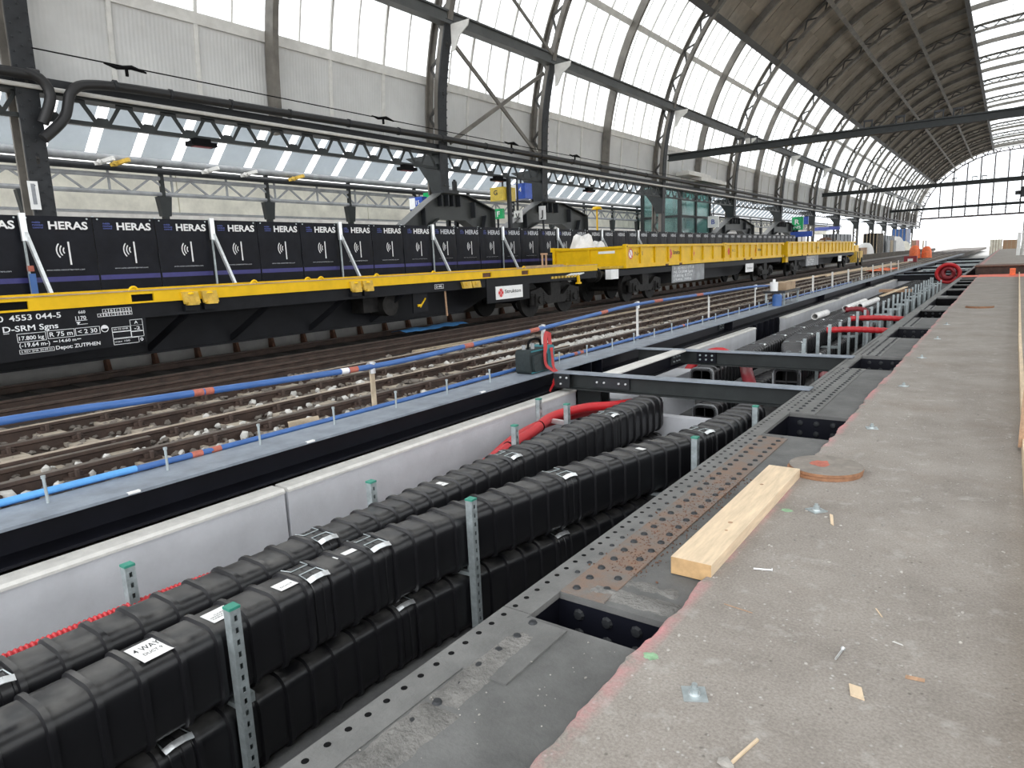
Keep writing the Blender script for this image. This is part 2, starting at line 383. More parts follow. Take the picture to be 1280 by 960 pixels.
def lerp(a, b, t): return a + (b - a) * t
def catmull(pts, step):
    """smooth path through points, resampled at about equal steps"""
    P = [Vector(p) for p in pts]; P = [P[0] * 2 - P[1]] + P + [P[-1] * 2 - P[-2]]
    dense = []
    for i in range(1, len(P) - 2):
        for k in range(40):
            t = k / 40; a, b, c, d = P[i - 1], P[i], P[i + 1], P[i + 2]
            dense.append(0.5 * ((2 * b) + (c - a) * t + (2 * a - 5 * b + 4 * c - d) * t * t + (3 * b - a - 3 * c + d) * t ** 3))
    dense.append(P[-2])
    out = [dense[0]]; acc = 0
    for i in range(1, len(dense)):
        seg = (dense[i] - dense[i - 1]).length
        while acc + seg >= step:
            t = (step - acc) / seg; q = dense[i - 1].lerp(dense[i], t); out.append(q)
            dense[i - 1] = q; seg = (dense[i] - q).length; acc = 0
        acc += seg
    if (out[-1] - dense[-1]).length > step * 0.2: out.append(dense[-1])
    return out

# ================================================================== THE SETTING
YE = 173.6                                  # the gable end of the hall
def struct(name, mb, m, parent=None, **k): return tag(mb.build(name, m, parent, **k), kind='structure')

# ---- floor: the ballast bed with its stones, outside yard, pit floor
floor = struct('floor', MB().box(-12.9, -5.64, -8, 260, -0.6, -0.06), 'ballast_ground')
mb = MB()
for i in range(9000):
    y = -1 + 46 * RNG.random() ** 1.5; x = RNG.uniform(-8.95, -5.72)
    mb.stone((x, y, -0.045 + RNG.uniform(-.01, .022)), RNG.uniform(.03, .062), RNG)
tag(mb.build('ballast', 'stone_dark', floor, smooth=False), kind='stuff')
shapes = []
for i in range(6):
    m_ = MB().stone((0, 0, 0), 0.06, RNG); shapes.append(m_.mesh('stone', 'stone_white', smooth=False))
for i in range(190):
    if i < 90: y = RNG.uniform(1.2, 5.5); x = RNG.choice([-5.93, -6.28, -6.95, -6.40, -6.6]) + RNG.uniform(-.12, .12)
    else: y = RNG.uniform(4, 16); x = RNG.choice([-6.0, -6.5, -7.1, -7.3]) + RNG.uniform(-.16, .16)
    inst('stone', RNG.choice(shapes), floor, (x, y, -0.02), (RNG.uniform(0, 6), RNG.uniform(0, 6), RNG.uniform(0, 6)), [RNG.uniform(.5, 1.15)] * 3)
mb = MB()
for i in range(900):
    y = RNG.uniform(8.6, 13.5); x = RNG.uniform(-7.25, -6.2)
    mb.stone((x, y, -0.025), RNG.uniform(.04, .075), RNG)
tag(mb.build('pale_gravel', 'stone_white', floor, smooth=False), kind='stuff')
MB().box(-12.9, -8.85, -8, 75, -.2, -.055).build('wagon_shade_bed', 'wagon_shade_ground', floor)  # bed strip beneath the wagons, their shadow painted into its colour
yard = struct('yard_ground', MB().box(-260, 260, -60, 500, -1.6, -1.2), 'platform_top')
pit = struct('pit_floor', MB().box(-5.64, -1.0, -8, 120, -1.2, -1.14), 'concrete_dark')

# ---- pit wall: precast concrete panels
wp = thing('wall_pit', None, None, (-5.0, 0, -0.72), kind='structure')
for a, b in ((-6, 3.37), (3.405, 8.33), (8.75, 17.1), (19.9, 30.0), (30.03, 42), (42.03, 58)):
    o = MB().box(-5.10, -4.94, a, b, -1.14, -0.325).build('wall_panel', 'concrete_wall', wp)
    MB().prism([(-5.11, -0.325), (-4.925, -0.325), (-4.925, -0.305), (-4.945, -0.285), (-5.11, -0.285)], 'y', a, b).build('coping', 'concrete_edge', o)
struct('cross_wall', MB().box(-4.6, -1.9, 8.18, 8.33, -1.14, -0.52), 'concrete_wall')
struct('cross_wall', MB().box(-4.93, -4.4, 8.7, 11.6, -1.14, -0.46), 'concrete_wall')
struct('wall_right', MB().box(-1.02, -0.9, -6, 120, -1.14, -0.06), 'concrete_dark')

# ---- platform slab, its broken edge and paint
def edge_x(y):
    return -1.105 + 0.030 * mnoise.noise((y * 1.3, 3.1, 0)) + 0.022 * mnoise.noise((y * 6, 1.2, 0)) + 0.010 * mnoise.noise((y * 23, 0.2, 0))
ys = []
y = -2.0
while y < 40.4:
    ys.append(y); y += 0.03 if y < 8 else (0.12 if y < 18 else 0.4)
ys.append(40.4)
mb = MB(); n = len(ys)
vs = []
for y in ys:
    e = edge_x(y); c = 0.010 + 0.006 * mnoise.noise((y * 9, 7, 0))
    vs += [(e - 0.004, y, -0.06), (e, y, -c), (e + c * 1.2, y, 0.0), (1.6, y, 0.0), (1.6, y, -0.06)]
fs = []
for i in range(n - 1):
    for j in range(4): fs.append((i * 5 + j, i * 5 + j + 1, (i + 1) * 5 + j + 1, (i + 1) * 5 + j))
    fs.append((i * 5 + 4, i * 5, (i + 1) * 5, (i + 1) * 5 + 4))
fs += [(0, 1, 2, 3, 4)[::-1], tuple((n - 1) * 5 + j for j in range(5))]
slab = struct('platform_slab', mb.add(vs, [f[::-1] for f in fs]), 'slab')
def paint_blob(x, y, r, m, nm='paint_mark', z=0.0012):
    b = MB(); k = 22; b.add([(x, y, z)] + [(x + math.cos(t) * r * (0.7 + .35 * RNG.random()), y + math.sin(t) * r * .8 * (0.7 + .35 * RNG.random()), z) for t in [2 * math.pi * i / k for i in range(k)]],
          [(0, i + 1, (i + 1) % k + 1) for i in range(k)])
    return tag(b.build(nm, m, slab), 'green paint spot' if m == 'paint_green' else None)
mat('paint_green', (0.24, 0.40, 0.24), 0.85, 0, 0.3, 30)
paint_blob(-1.035, 2.27, 0.035, 'paint_green'); paint_blob(-0.985, 4.12, 0.04, 'paint_green')
b = MB()
for i in range(420):
    y = 1.2 + 9 * RNG.random() ** 1.7; b.stone((RNG.uniform(-1.05, 0.14), y, 0.002), RNG.choice([.004, .006, .006, .010]), RNG)
tag(b.build('grit', 'stone', slab, smooth=False), kind='stuff')
struct('platform_slab', MB().box(-1.25, 2.0, 41.2, 130, -0.2, 0.36), 'slab')

# ---- far platform behind the wagons
fp = struct('far_platform', MB().box(-34, -13.05, -10, YE, -0.3, 0.72), 'platform_top')
for k in range(46):
    a = -8 + k * 4.0
    MB().box(-13.05, -12.93, a, a + 3.97, 0.16, 0.74).build('edge_panel', 'platform_face', fp)
for k in range(40):
    a = 5.5 + k * 0.85
    MB().prism([(-13.04, -.1), (-12.85, -.1), (-12.93, .16), (-13.04, .16)], 'y', a, a + .06).build('edge_strut', 'rust', fp)

# ---- arch profile (inner chord of the trusses), mirrored about the hall's axis
AX = 0.35
PR = [(-15.95, 0.72), (-15.92, 2.9), (-15.87, 5.0), (-15.75, 7.2), (-15.38, 9.0), (-14.75, 10.8), (-13.95, 12.3), (-12.95, 13.7), (-11.2, 15.4), (-9.0, 17.0), (-6.5, 18.25), (-3.5, 19.05), (AX, 19.4)]
_d = catmull([(p[0], 0, p[1]) for p in PR], 0.25)
_prof = [(p.x, p.z) for p in _d]
_prof += [(2 * AX - x, z) for x, z in reversed(_prof[:-1])]
def offset_prof(d):
    out = []
    for i, (x, z) in enumerate(_prof):
        a = _prof[max(0, i - 1)]; b = _prof[min(len(_prof) - 1, i + 1)]
        tx, tz = b[0] - a[0], b[1] - a[1]; L = math.hypot(tx, tz)
        out.append((x - tz / L * d, z + tx / L * d))
    return out
SKIN = offset_prof(0.70); INNER = _prof
HALF = len(_prof) // 2
def idx_z(z, prof=SKIN): return min(range(HALF + 1), key=lambda i: abs(prof[i][1] - z))
def idx_slope(s, prof): return min(range(idx_z(3, prof), HALF + 1), key=lambda i: abs((prof[i][1] - 1.55) / min(-0.01, prof[i][0]) - s))
I_SILL = idx_z(5.62); I_SOLID = idx_z(7.74); I_BEAM = idx_slope(-0.515, SKIN); I_BORD = idx_slope(-0.92, SKIN); I_CROWN = idx_slope(-4.75, SKIN)
NP = len(_prof)
def mir(i): return NP - 1 - i

TR = [-6.8, 6.05, 18.4, 24.75] + [37.0 + 12.4 * k for k in range(11)] + [YE]
RB = [-0.5, 12.1, 30.9] + [43.2 + 12.4 * k for k in range(11)]
TR = [t for t in TR if t <= YE]; RB = [r for r in RB if r < YE - 3]
GRIDY = sorted(set(TR + RB))
def strip_on(prof, i0, i1, y0, y1, th=0.03, step=1):
    """a sheet that follows the profile between two indices, with thickness"""
    ii = list(range(i0, i1, step)) + [i1]
    o2 = MB(); vs = []
    for i in ii:
        x, z = prof[i]
        a = prof[max(0, i - 1)]; b = prof[min(NP - 1, i + 1)]; L = math.hypot(b[0] - a[0], b[1] - a[1]); nx, nz = -(b[1] - a[1]) / L * th, (b[0] - a[0]) / L * th
        vs += [(x, y0, z), (x, y1, z), (x + nx, y1, z + nz), (x + nx, y0, z + nz)]
    fs = []
    for k in range(len(ii) - 1):
        p = k * 4; q = p + 4
        fs += [(p, p + 1, q + 1, q), (p + 2, p + 3, q + 3, q + 2), (p + 1, p + 2, q + 2, q + 1), (p + 3, p, q, q + 3)]
    fs += [(0, 3, 2, 1), tuple(len(vs) - 4 + j for j in (0, 1, 2, 3))]
    return o2.add(vs, fs)

# ---- wall_left: ribbed cladding below, glass above; wall_right half mirrors it
wl = thing('wall_left', None, None, (-16.6, 80, 5.6), kind='structure')
wr = thing('wall_right', None, None, (16.6 + 2 * AX, 80, 5.6), kind='structure')
ce = thing('ceiling', None, None, (AX, 80, 19), kind='structure')
far_glass = MB(); far_clad = MB(); far_wood = MB(); far_mull = MB(); mull = MB()
count = dict(p=0, w=0, c=0)
for gi in range(len(GRIDY) - 1):
    a, b = GRIDY[gi], GRIDY[gi + 1]; near = b < 64
    for k in range(3):
        y0 = lerp(a, b, k / 3); y1 = lerp(a, b, (k + 1) / 3) - .002
        s = strip_on(SKIN, I_SILL, I_SOLID, y0, y1, 0.06, 2)
        if b < 110: s.build('cladding_panel', 'wall_clad', wl)
        else: far_clad.add(s.v, s.f)
        # white cover strip on the joint
        if k == 2: continue
        s = strip_on(offset_prof(-0.05 + .70), I_SILL, I_SOLID, y1 - .03, y1 + .07, 0.05, 3)
        mull.add(s.v, s.f)
        s = strip_on(offset_prof(-0.05 + .70), I_SOLID, I_BORD, y1 - .02, y1 + .06, 0.05, 3); mull.add(s.v, s.f)
    nn = 6
    for k in range(nn):
        y0 = lerp(a, b, k / nn) + .015; y1 = lerp(a, b, (k + 1) / nn) - .015
        imid = (I_BEAM + I_BORD) // 2 + 1
        for lvl, (i0, i1) in enumerate(((I_SOLID, I_BEAM), (I_BEAM, imid), (imid, I_BORD))):
            s = strip_on(SKIN, i0, i1, y0, y1, 0.012, 3)
            if near and count['p'] < 290: s.build('pane', 'glass', wl, smooth=False); count['p'] += 1
            else: far_glass.add(s.v, s.f)
        mull.add(*(lambda q: (q.v, q.f))(strip_on(offset_prof(.68), I_SOLID, I_BORD, y1 - .005, y1 + .035, 0.05, 4)))
    mull.add(*(lambda q: (q.v, q.f))(strip_on(offset_prof(.60), imid, imid + 1, a, b, 0.08)))
    mull.add(*(lambda q: (q.v, q.f))(strip_on(offset_prof(.64), I_SOLID - 1, I_SOLID, a, b, 0.1)))
    # boarded part of the roof
    rows = 9
    for k in range(4):
        y0 = lerp(a, b, k / 4) + .02; y1 = lerp(a, b, (k + 1) / 4) - .02
        for r in range(rows):
            i0 = round(lerp(I_BORD, I_CROWN, r / rows)); i1 = round(lerp(I_BORD, I_CROWN, (r + 1) / rows))
            s = strip_on(offset_prof(.70 + (.02 if (k + r) % 2 else 0)), i0, i1, y0, y1, 0.05, 2)
            if a > 16 and count['w'] < 296: s.build('roof_board', RNG.choice(['roof_wood', 'roof_wood', 'roof_wood_pale']), ce); count['w'] += 1
            else: far_wood.add(s.v, s.f)
    far_wood.add(*(lambda q: (q.v, q.f))(strip_on(offset_prof(.78), I_BORD, I_CROWN, a, b, 0.06, 3)))
    s = strip_on(SKIN, mir(I_CROWN), mir(I_BORD), a, b, 0.06, 3); far_wood.add(s.v, s.f)
    # crown glazing
    nc = 6
    for k in range(4):
        y0 = lerp(a, b, k / 4) + .03; y1 = lerp(a, b, (k + 1) / 4) - .03
        for r in range(nc):
            i0 = round(lerp(I_CROWN, mir(I_CROWN), r / nc)); i1 = round(lerp(I_CROWN, mir(I_CROWN), (r + 1) / nc))
            s = strip_on(SKIN, i0, i1, y0, y1, 0.012, 3)
            if 30 < a < 90 and count['c'] < 240: s.build('crown_pane', 'glass', ce, smooth=False); count['c'] += 1
            else: far_glass.add(s.v, s.f)
        far_mull.add(*(lambda q: (q.v, q.f))(strip_on(offset_prof(.64), I_CROWN, mir(I_CROWN), y1 + .0, y1 + .03, 0.04, 3)))
    for r in range(1, nc):
        i0 = round(lerp(I_CROWN, mir(I_CROWN), r / nc)); x, z = offset_prof(.64)[i0]
        far_mull.box(x - .015, x + .015, a, b, z - .015, z + .015)
    # the other side of the hall
    s = strip_on(SKIN, mir(I_BORD), mir(I_SOLID), a, b, 0.012, 3)
    MB().add(s.v, s.f).build('pane', 'glass', wr, smooth=False)
    s = strip_on(SKIN, mir(I_SOLID), mir(I_SILL), a, b, 0.06, 3)
    MB().add(s.v, s.f).build('cladding_panel', 'wall_clad', wr)
tag(far_glass.build('distant_panes', 'glass', wl, smooth=False), kind='stuff')
tag(far_clad.build('distant_cladding', 'wall_clad', wl), kind='stuff')
tag(far_wood.build('distant_boards', 'roof_wood', ce), kind='stuff')
tag(mull.build('glazing_bars', 'white_steel', wl), kind='stuff')
tag(far_mull.build('crown_glazing_bars', 'white_steel', ce), kind='stuff')

# ---- arch trusses: two chords and zigzag lacing, one thing each
def truss(y, i, upto):
    t = thing('arch_truss', 'riveted arch truss carrying the curved roof, %s to the camera' % ORD[i] if i < 20 else 'arch', 'truss', (-15.9, y, 0.72), 'arch trusses of the station hall')
    base = 4.05 if abs(y - 18.4) < .3 or abs(y - 24.75) < .3 or abs(y - 49.4) < .2 or abs(y - 61.8) < .2 else 0.72
    def chord(prof, w, th, i0, i1, dy=0.0, step=2):
        s = strip_on(prof, i0, i1, y + dy - w / 2, y + dy + w / 2, th, step); return s
    iB = idx_z(base, INNER); iE = NP - 1 - iB
    c = chord(INNER, 0.40, 0.05, iB, I_BEAM); c.build('column_flange', 'steel_dark', t)
    c = chord(INNER, 0.24, 0.06, I_BEAM, iE); c.build('inner_chord', 'arch_steel', t)
    c = MB()
    for dy in (-.11, .11):
        s = chord(offset_prof(.05), .03, .14, I_BEAM, iE, dy); c.add(s.v, s.f)
        s = chord(offset_prof(.05), .04, .22, iB, I_BEAM, dy); c.add(s.v, s.f)
    c.build('chord_angle', 'arch_steel', t)
    iO = idx_z(base + .0, SKIN)
    c = MB(); s = chord(offset_prof(.60), 0.30, 0.06, iO, iE); c.add(s.v, s.f); s = chord(offset_prof(.46), .04, .16, iO, iE); c.add(s.v, s.f)
    c.build('outer_chord', 'arch_steel', t)
    c = MB(); O = offset_prof(.58); k = iB + 1; side = 0; stp = 3
    while k + stp < (iE if y > 20 else HALF):
        p, q = (INNER[k], O[k + stp]) if side == 0 else (O[k], INNER[k + stp])
        c.bar((p[0], y, p[1]), (q[0], y, q[1]), .09, .05, up=(0, 1, 0)); side ^= 1; k += stp
    c.build('lacing', 'roof_steel', t)
    # rivets on the near column flange
    if i in (1, 2, 3):
        rv = MB().add(*_dome(0.022)); me = rv.mesh('rivet', 'steel_dark')
        k = iB
        while k < I_BEAM - 1:
            x, z = INNER[k]
            for dy in (-.15, 0, .15): inst('rivet', me, t, (x + .055, y + dy, z + (.12 if dy == 0 else 0)), (0, math.radians(90), 0))
            k += 1
    # bracket under the long beam
    x, z = INNER[I_BEAM]
    MB().prism([(x + .02, z - .15), (x + .78, z - .15), (x + .72, z - .33), (x + .38, z - .55), (x + .14, z - .95), (x + .02, z - .98)], 'y', y - .02, y + .02).build('gusset', 'white_steel', t)
    # haunch towards the neighbouring hall
    if y > 10: MB().prism([(-15.95, 5.3), (-17.5, 5.3), (-16.9, 4.95), (-16.5, 4.4), (-16.3, 3.9), (-15.95, 3.9)], 'y', y - .18, y + .12).build('haunch', 'steel_green', t)
    return t
def _dome(r, n=8):
    vs = []; fs = []
    for j, (a, h) in enumerate(((1.0, 0.0), (0.72, .45), (0.0, .62))):
        if a == 0: vs.append((0, 0, r * h))
        else: vs += [(math.cos(2 * math.pi * i / n) * r * a, math.sin(2 * math.pi * i / n) * r * a, r * h) for i in range(n)]
    for i in range(n): fs += [(i, (i + 1) % n, n + (i + 1) % n, n + i), (n + i, n + (i + 1) % n, 2 * n)]
    return vs, fs
for i, y in enumerate(TR[:-1]): truss(y, i, NP)
# plain ribs half way between the trusses
for y in RB:
    s = strip_on(offset_prof(.30), idx_z(5.3, SKIN), NP - 1 - idx_z(5.3, SKIN), y - .09, y + .09, .34, 2)
    s.build('rib', 'arch_steel', ce)
# purlins along the hall
def purlin(prof, i, w, h, m, nm, y0=-7, y1=YE):
    x, z = prof[i]; a, b = prof[i - 1], prof[i + 1]; d = Vector((b[0] - a[0], 0, b[1] - a[1])).normalized()
    MB().bar((x, y0, z), (x, y1, z), w, h, up=(-d.z, 0, d.x)).build(nm, m, ce)
purlin(offset_prof(.35), I_BORD, .35, .55, 'roof_steel', 'edge_beam')
purlin(INNER, idx_slope(-1.515, INNER), .26, .22, 'arch_steel', 'purlin')
purlin(INNER, idx_slope(-2.37, INNER), .26, .22, 'arch_steel', 'purlin')
purlin(offset_prof(.2), idx_slope(-4.75, INNER), .3, .7, 'roof_steel', 'edge_beam')
bx, bz = INNER[I_BEAM]
o = MB().box(bx - .28, bx + .06, -7, YE, bz + .20, bz + .26).box(bx - .28, bx + .06, -7, YE, bz - .16, bz - .10).box(bx - .05, bx - .01, -7, YE, bz - .1, bz + .2).build('long_beam', 'beam_grey', ce)
# X bracing between the two close trusses
x0, z0 = INNER[idx_z(9.0, INNER)]
for y0, y1 in ((18.8, 24.5), (24.5, 18.8)):
    MB().bar((-15.62, y0, 8.95), (-15.9, y1, 5.7), .14, .06, up=(1, 0, 0)).build('cross_brace', 'arch_steel', ce)
MB().bar((-15.5, 18.8, 13.0), (-15.2, 24.5, 9.6), .12, .06, up=(1, 0, 0)).build('cross_brace', 'arch_steel', ce)

# ---- sill: black beam, white conduit, lattice girder, black rain pipe
sill = thing('sill_girder', 'long lattice girder with black beam below the glazed wall', 'girder', (-15.95, 80, 4.85))
MB().box(-16.25, -15.95, -7, YE, 5.42, 5.60).build('top_beam', 'steel_dark', sill)
MB().box(-16.3, -15.9, -7, YE, 5.28, 5.40).build('chord_plate', 'steel_green', sill)
MB().cyl((-15.8, -7, 5.36), (-15.8, YE, 5.36), .045, 8).build('white_conduit', 'white_steel', sill)
MB().box(-16.05, -15.95, -7, YE, 4.78, 4.86).build('bottom_chord', 'steel_green', sill)
me_d = MB().bar((0, -.40, -.26), (0, -.06, .26), .075, .02, up=(1, 0, 0)).bar((0, .40, -.26), (0, .06, .26), .09, .02, up=(1, 0, 0)).box(-.012, .012, -.18, .18, .16, .30).mesh('diagonal', 'steel_green')
me_g = MB().prism([(-.2, -.24), (.2, -.24), (.1, -.09), (-.1, -.09)], 'x', -.012, .012).mesh('gusset_plate', 'steel_green')
k = 0; y = 3.04
farl = MB()
while y < YE - 1:
    if y < 100:
        inst('diagonal', me_d, sill, (-16.0, y, 5.06)); inst('gusset_plate', me_g, sill, (-16.0, y + .49, 5.06))
    else:
        farl.bar((-16, y - .38, 4.8), (-16, y, 5.32), .09, .02, up=(1, 0, 0)).bar((-16, y + .38, 4.8), (-16, y, 5.32), .09, .02, up=(1, 0, 0))
    y += 0.98
tag(farl.build('distant_lacing', 'steel_green', sill), kind='stuff')

pipe = thing('rain_pipe', 'long black insulated rain pipe with an S bend beside the nearest column', 'pipe', (-15.6, 7, 5.7))
P = catmull([(-15.62, 6.10, 4.35), (-15.62, 6.35, 4.58), (-15.6, 6.55, 4.82), (-15.60, 6.64, 5.08), (-15.58, 6.70, 5.28), (-15.58, 6.88, 5.45), (-15.58, 7.2, 5.53), (-15.58, 7.8, 5.575), (-15.58, 9, 5.60)], .1)
MB().tube(P + [Vector((-15.58, 18, 5.72)), Vector((-15.58, YE - 1, 5.74))], .10, 12).build('pipe_run', 'rubber', pipe)
P = catmull([(-15.62, -3, 5.5), (-15.62, 5.4, 5.52), (-15.60, 5.95, 5.56), (-15.58, 6.22, 5.45), (-15.58, 6.33, 5.22), (-15.6, 6.28, 4.98), (-15.66, 6.15, 4.65)], .12)
MB().tube(P, .10, 12).build('pipe_elbow', 'rubber', pipe)
me = MB().cyl((0, -.03, 0), (0, .03, 0), .118, 12).mesh('pipe_clamp', 'steel_dark')
for y in [7.6, 8.8, 10.3, 12, 14, 16, 18, 20.4, 22, 24, 26.5, 29, 31.5, 34]: inst('pipe_clamp', me, pipe, (-15.58, y, 5.59 + .013 * min(10, y - 8)))
MB().tube([(-15.5, 6.1, 6.0), (-15.5, 20, 5.93), (-15.5, 60, 5.93)], .015, 5).build('cable', 'black', pipe)
for y, nm in ((7.75, 'nearest bird-shaped'), (15.2, 'second'), (21.8, 'third'), (26.5, 'fourth')):
    b = MB().tube([(-15.5, y - .35, 5.98), (-15.5, y - .1, 5.94), (-15.48, y + .2, 5.99), (-15.46, y + .5, 5.93)], [.015, .04, .05, .02], 6).bar((-15.5, y + .1, 5.8), (-15.5, y + .1, 5.95), .05, .05)
    tag(b.build('clamp_bracket', 'black', None, at=(-15.5, y, 5.8)), 'small black bracket on top of the long rain pipe, %s from the left' % {7.75: 'first', 15.2: 'second', 21.8: 'third', 26.5: 'fourth'}[y], 'bracket', 'brackets on the rain pipe')
for k, y in enumerate((9.6, 16.6, 21.5, 28.5)):
    t = thing('hanging_lamp', 'dark lamp hanging under the lattice girder, %s from the left' % NTH[k], 'lamp', (-15.9, y, 4.6), 'lamps under the lattice girder')
    MB().prism([(-.14, 0), (.14, 0), (.1, .12), (-.1, .12)], 'y', y - .32, y + .32).build('housing', 'steel_dark', t, ) if False else MB().box(-16.05, -15.75, y - .32, y + .32, 4.6, 4.70).box(-16, -15.8, y - .2, y + .2, 4.70, 4.78).build('housing', 'black', t)
    MB().box(-15.98, -15.82, y - .22, y + .22, 4.585, 4.60).build('red_lens', 'red_dark', t)

# ---- beams across the hall
for k, y in enumerate((36.6, 75.0, 123.0)):
    t = thing('cross_beam', 'grey steel beam spanning the hall overhead, %s to the camera' % ORD[k], 'beam', (0, y, 6.6), 'beams across the hall')
    MB().box(-15.5, 16.2, y, y + .3, 6.64, 6.70).box(-15.5, 16.2, y, y + .3, 6.94, 7.0).box(-15.5, 16.2, y + .12, y + .18, 6.7, 6.94).build('girder', 'steel_green', t)
    for x in (-11.6, -10.9, -5.7, -4.4, -2.9, -2.2, .6):
        b = MB()
        for dx in (-.16, .16): b.bar((x + dx, y + .15, 7.0), (x + dx, y + .15, 7.32), .05, .05)
        b.bar((x - .2, y + .15, 7.30), (x + .2, y + .15, 7.30), .09, .08); b.build('insulator', 'steel_dark', t)

# ---- gable at the far end
wf = thing('wall_end', None, None, (AX, YE, 7), kind='structure')
for prof, w, nm in ((INNER, .22, 'arch_rim'), (SKIN, .26, 'arch_rim'), (offset_prof(1.6), .3, 'arch_rim')):
    strip_on(prof, idx_z(5, prof), NP - 1 - idx_z(5, prof), YE - .2, YE + .2, w, 2).build(nm, 'gable_steel', wf)
b = MB(); O = offset_prof(1.55); k = idx_z(6, INNER); sd = 0
while k + 4 < NP - idx_z(6, INNER):
    p, q = (INNER[k], O[k + 4]) if sd == 0 else (O[k], INNER[k + 4]); b.bar((p[0], YE, p[1]), (q[0], YE, q[1]), .2, .12, up=(0, 1, 0)); sd ^= 1; k += 4
b.build('rim_lacing', 'gable_steel', wf)
def in_arch(x):
    c = [z for (px, z) in INNER if abs(px - x) < .35]; return max(c) if c else 5
for z, h in ((13.6, .45), (9.1, .30), (6.95, .38)):
    xs = [x for x, zz in INNER if zz >= z]; MB().box(min(xs), max(xs), YE - .15, YE + .15, z - h / 2, z + h / 2).build('transom', 'gable_steel', wf)
vx = [-12.6 + 2.3 * k for k in range(12)]
for x in vx: MB().box(x - .11, x + .11, YE - .12, YE + .12, 6.9, in_arch(x)).build('mullion', 'gable_steel', wf)
b = MB()
for z in (7.6, 8.3, 10.5, 11.9): b.box(-14, 14, YE - .04, YE + .04, z - .03, z + .03)
tag(b.build('glazing_bars', 'gable_steel', wf), kind='stuff')
for x0, x1 in zip(vx[:-1], vx[1:]):
    for z0, z1 in ((6.95, 9.1), (9.1, 13.6), (13.6, 99)):
        z1 = min(z1, (in_arch(x0) + in_arch(x1)) / 2 - .1)
        if z1 > z0: MB().box(x0 + .11, x1 - .11, YE, YE + .02, z0 + .15, z1 - .1).build('pane', 'glass', wf, smooth=False)

# ================================================================== THE STEEL OF THE PIT
ZS = -0.03
gd = thing('plate_girder', 'long riveted steel girder with rectangular openings along the concrete slab edge', 'girder', (-1.5, 2, -0.5))
HATCH = [(2.33, 2.59), (6.02, 6.90), (9.88, 11.05), (13.5, 15.3), (17.4, 19.5), (20.9, 24.0), (24.9, 28.2), (28.9, 31.4), (31.8, 34.2), (34.6, 36.2), (36.6, 37.6)]
MB().box(-1.805, -1.655, -2, 1.0, ZS - .03, ZS).box(-1.805, -1.655, 1.0, 2.335, ZS - .03, ZS).build('edge_plate', 'strip_steel', gd)
MB().box(-1.805, -1.655, 2.341, 40.4, ZS - .03, ZS).build('edge_plate', 'strip_steel', gd)
MB().box(-1.76, -1.72, -2, 120, -1.14, ZS - .03).build('web', 'steel_blueblack', gd)
MB().box(-1.80, -1.66, 40.4, 125, ZS - .03, ZS + .02).build('edge_plate', 'strip_steel', gd)
prev = -2
for i, (a, b) in enumerate(HATCH + [(38.2, 40)]):
    MB().box(-1.655, -1.0, prev, a, ZS - .035, ZS - .004).build('top_plate', 'plate_dark', gd)
    prev = b
    # the opening: riveted cross plate at its far end
    o = MB().box(-1.70, -0.99, b - .0, b + .02, -0.55, ZS - .036).build('cross_plate', 'black' if i > 3 else 'steel_blueblack', gd)
    if i < 5:
        me = MB().add(*_dome(0.030)).mesh('rivet', 'steel_dark')
        for x in (-1.55, -1.40, -1.25, -1.12):
            for z in (-.12, -.22): inst('rivet', me, o, (x, b - .001, z), (math.radians(90), 0, 0))
    MB().box(-1.68, -1.665, a - .05, b + .05, -.6, ZS - .036).build('inner_web', 'steel_blueblack', gd)
# doubler plates near the first opening
MB().box(-1.655, -1.42, 2.60, 5.9, ZS - .004, ZS + .004).build('cover_plate', 'strip_rusty', gd)
MB().box(-1.655, -1.44, 1.85, 2.30, ZS - .004, ZS + .004).build('cover_plate', 'strip_steel', gd)
for a, b in zip([h[1] for h in HATCH[1:6]], [h[0] for h in HATCH[2:7]]):
    MB().box(-1.655, -1.42, a + .02, b - .02, ZS - .004, ZS + .004).build('cover_plate', 'strip_steel', gd)
# bolt holes, rivets
me = MB().cyl((0, 0, -.0005), (0, 0, .0008), .0135, 10).mesh('bolt_hole', 'black')
far_h = MB(); c = 0
y = 1.08
while y < 14:
    if y < 11: inst('bolt_hole', me, gd, (-1.760, y, ZS))
    else: far_h.box(-1.775, -1.748, y - .014, y + .014, ZS, ZS + .001)
    y += 0.0918
tag(far_h.build('bolt_holes', 'black', gd), kind='stuff')
me = MB().add(*_dome(0.021, 10)).mesh('rivet', 'steel_dark')
farr = MB(); y = 1.0; c = 0
def in_hatch(y): return any(a - .05 < y < b + .05 for a, b in HATCH)
while y < 24:
    rows = [-1.598] + ([-1.47] if y > 2.6 else [])
    for r, x in enumerate(rows):
        yy = y + (.062 if r else 0)
        if in_hatch(yy) and x > -1.64: continue
        z = ZS + (.004 if (2.6 < yy < 5.9 or 1.85 < yy < 2.3 or yy > 6.9) else -.004)
        if c < 200: inst('rivet', me, gd, (x + RNG.uniform(-.004, .004), yy, z)); c += 1
        else:
            d = _dome(.021, 6); farr.add([(v[0] + x, v[1] + yy, v[2] + z) for v in d[0]], d[1])
    if y > 2.7 and c < 200 and not in_hatch(y): inst('rivet', me, gd, (-1.688, y + .03, ZS), None, (.7, .7, .7)); c += 1
    y += 0.1275
tag(farr.build('far_rivets', 'steel_dark', gd), kind='stuff')
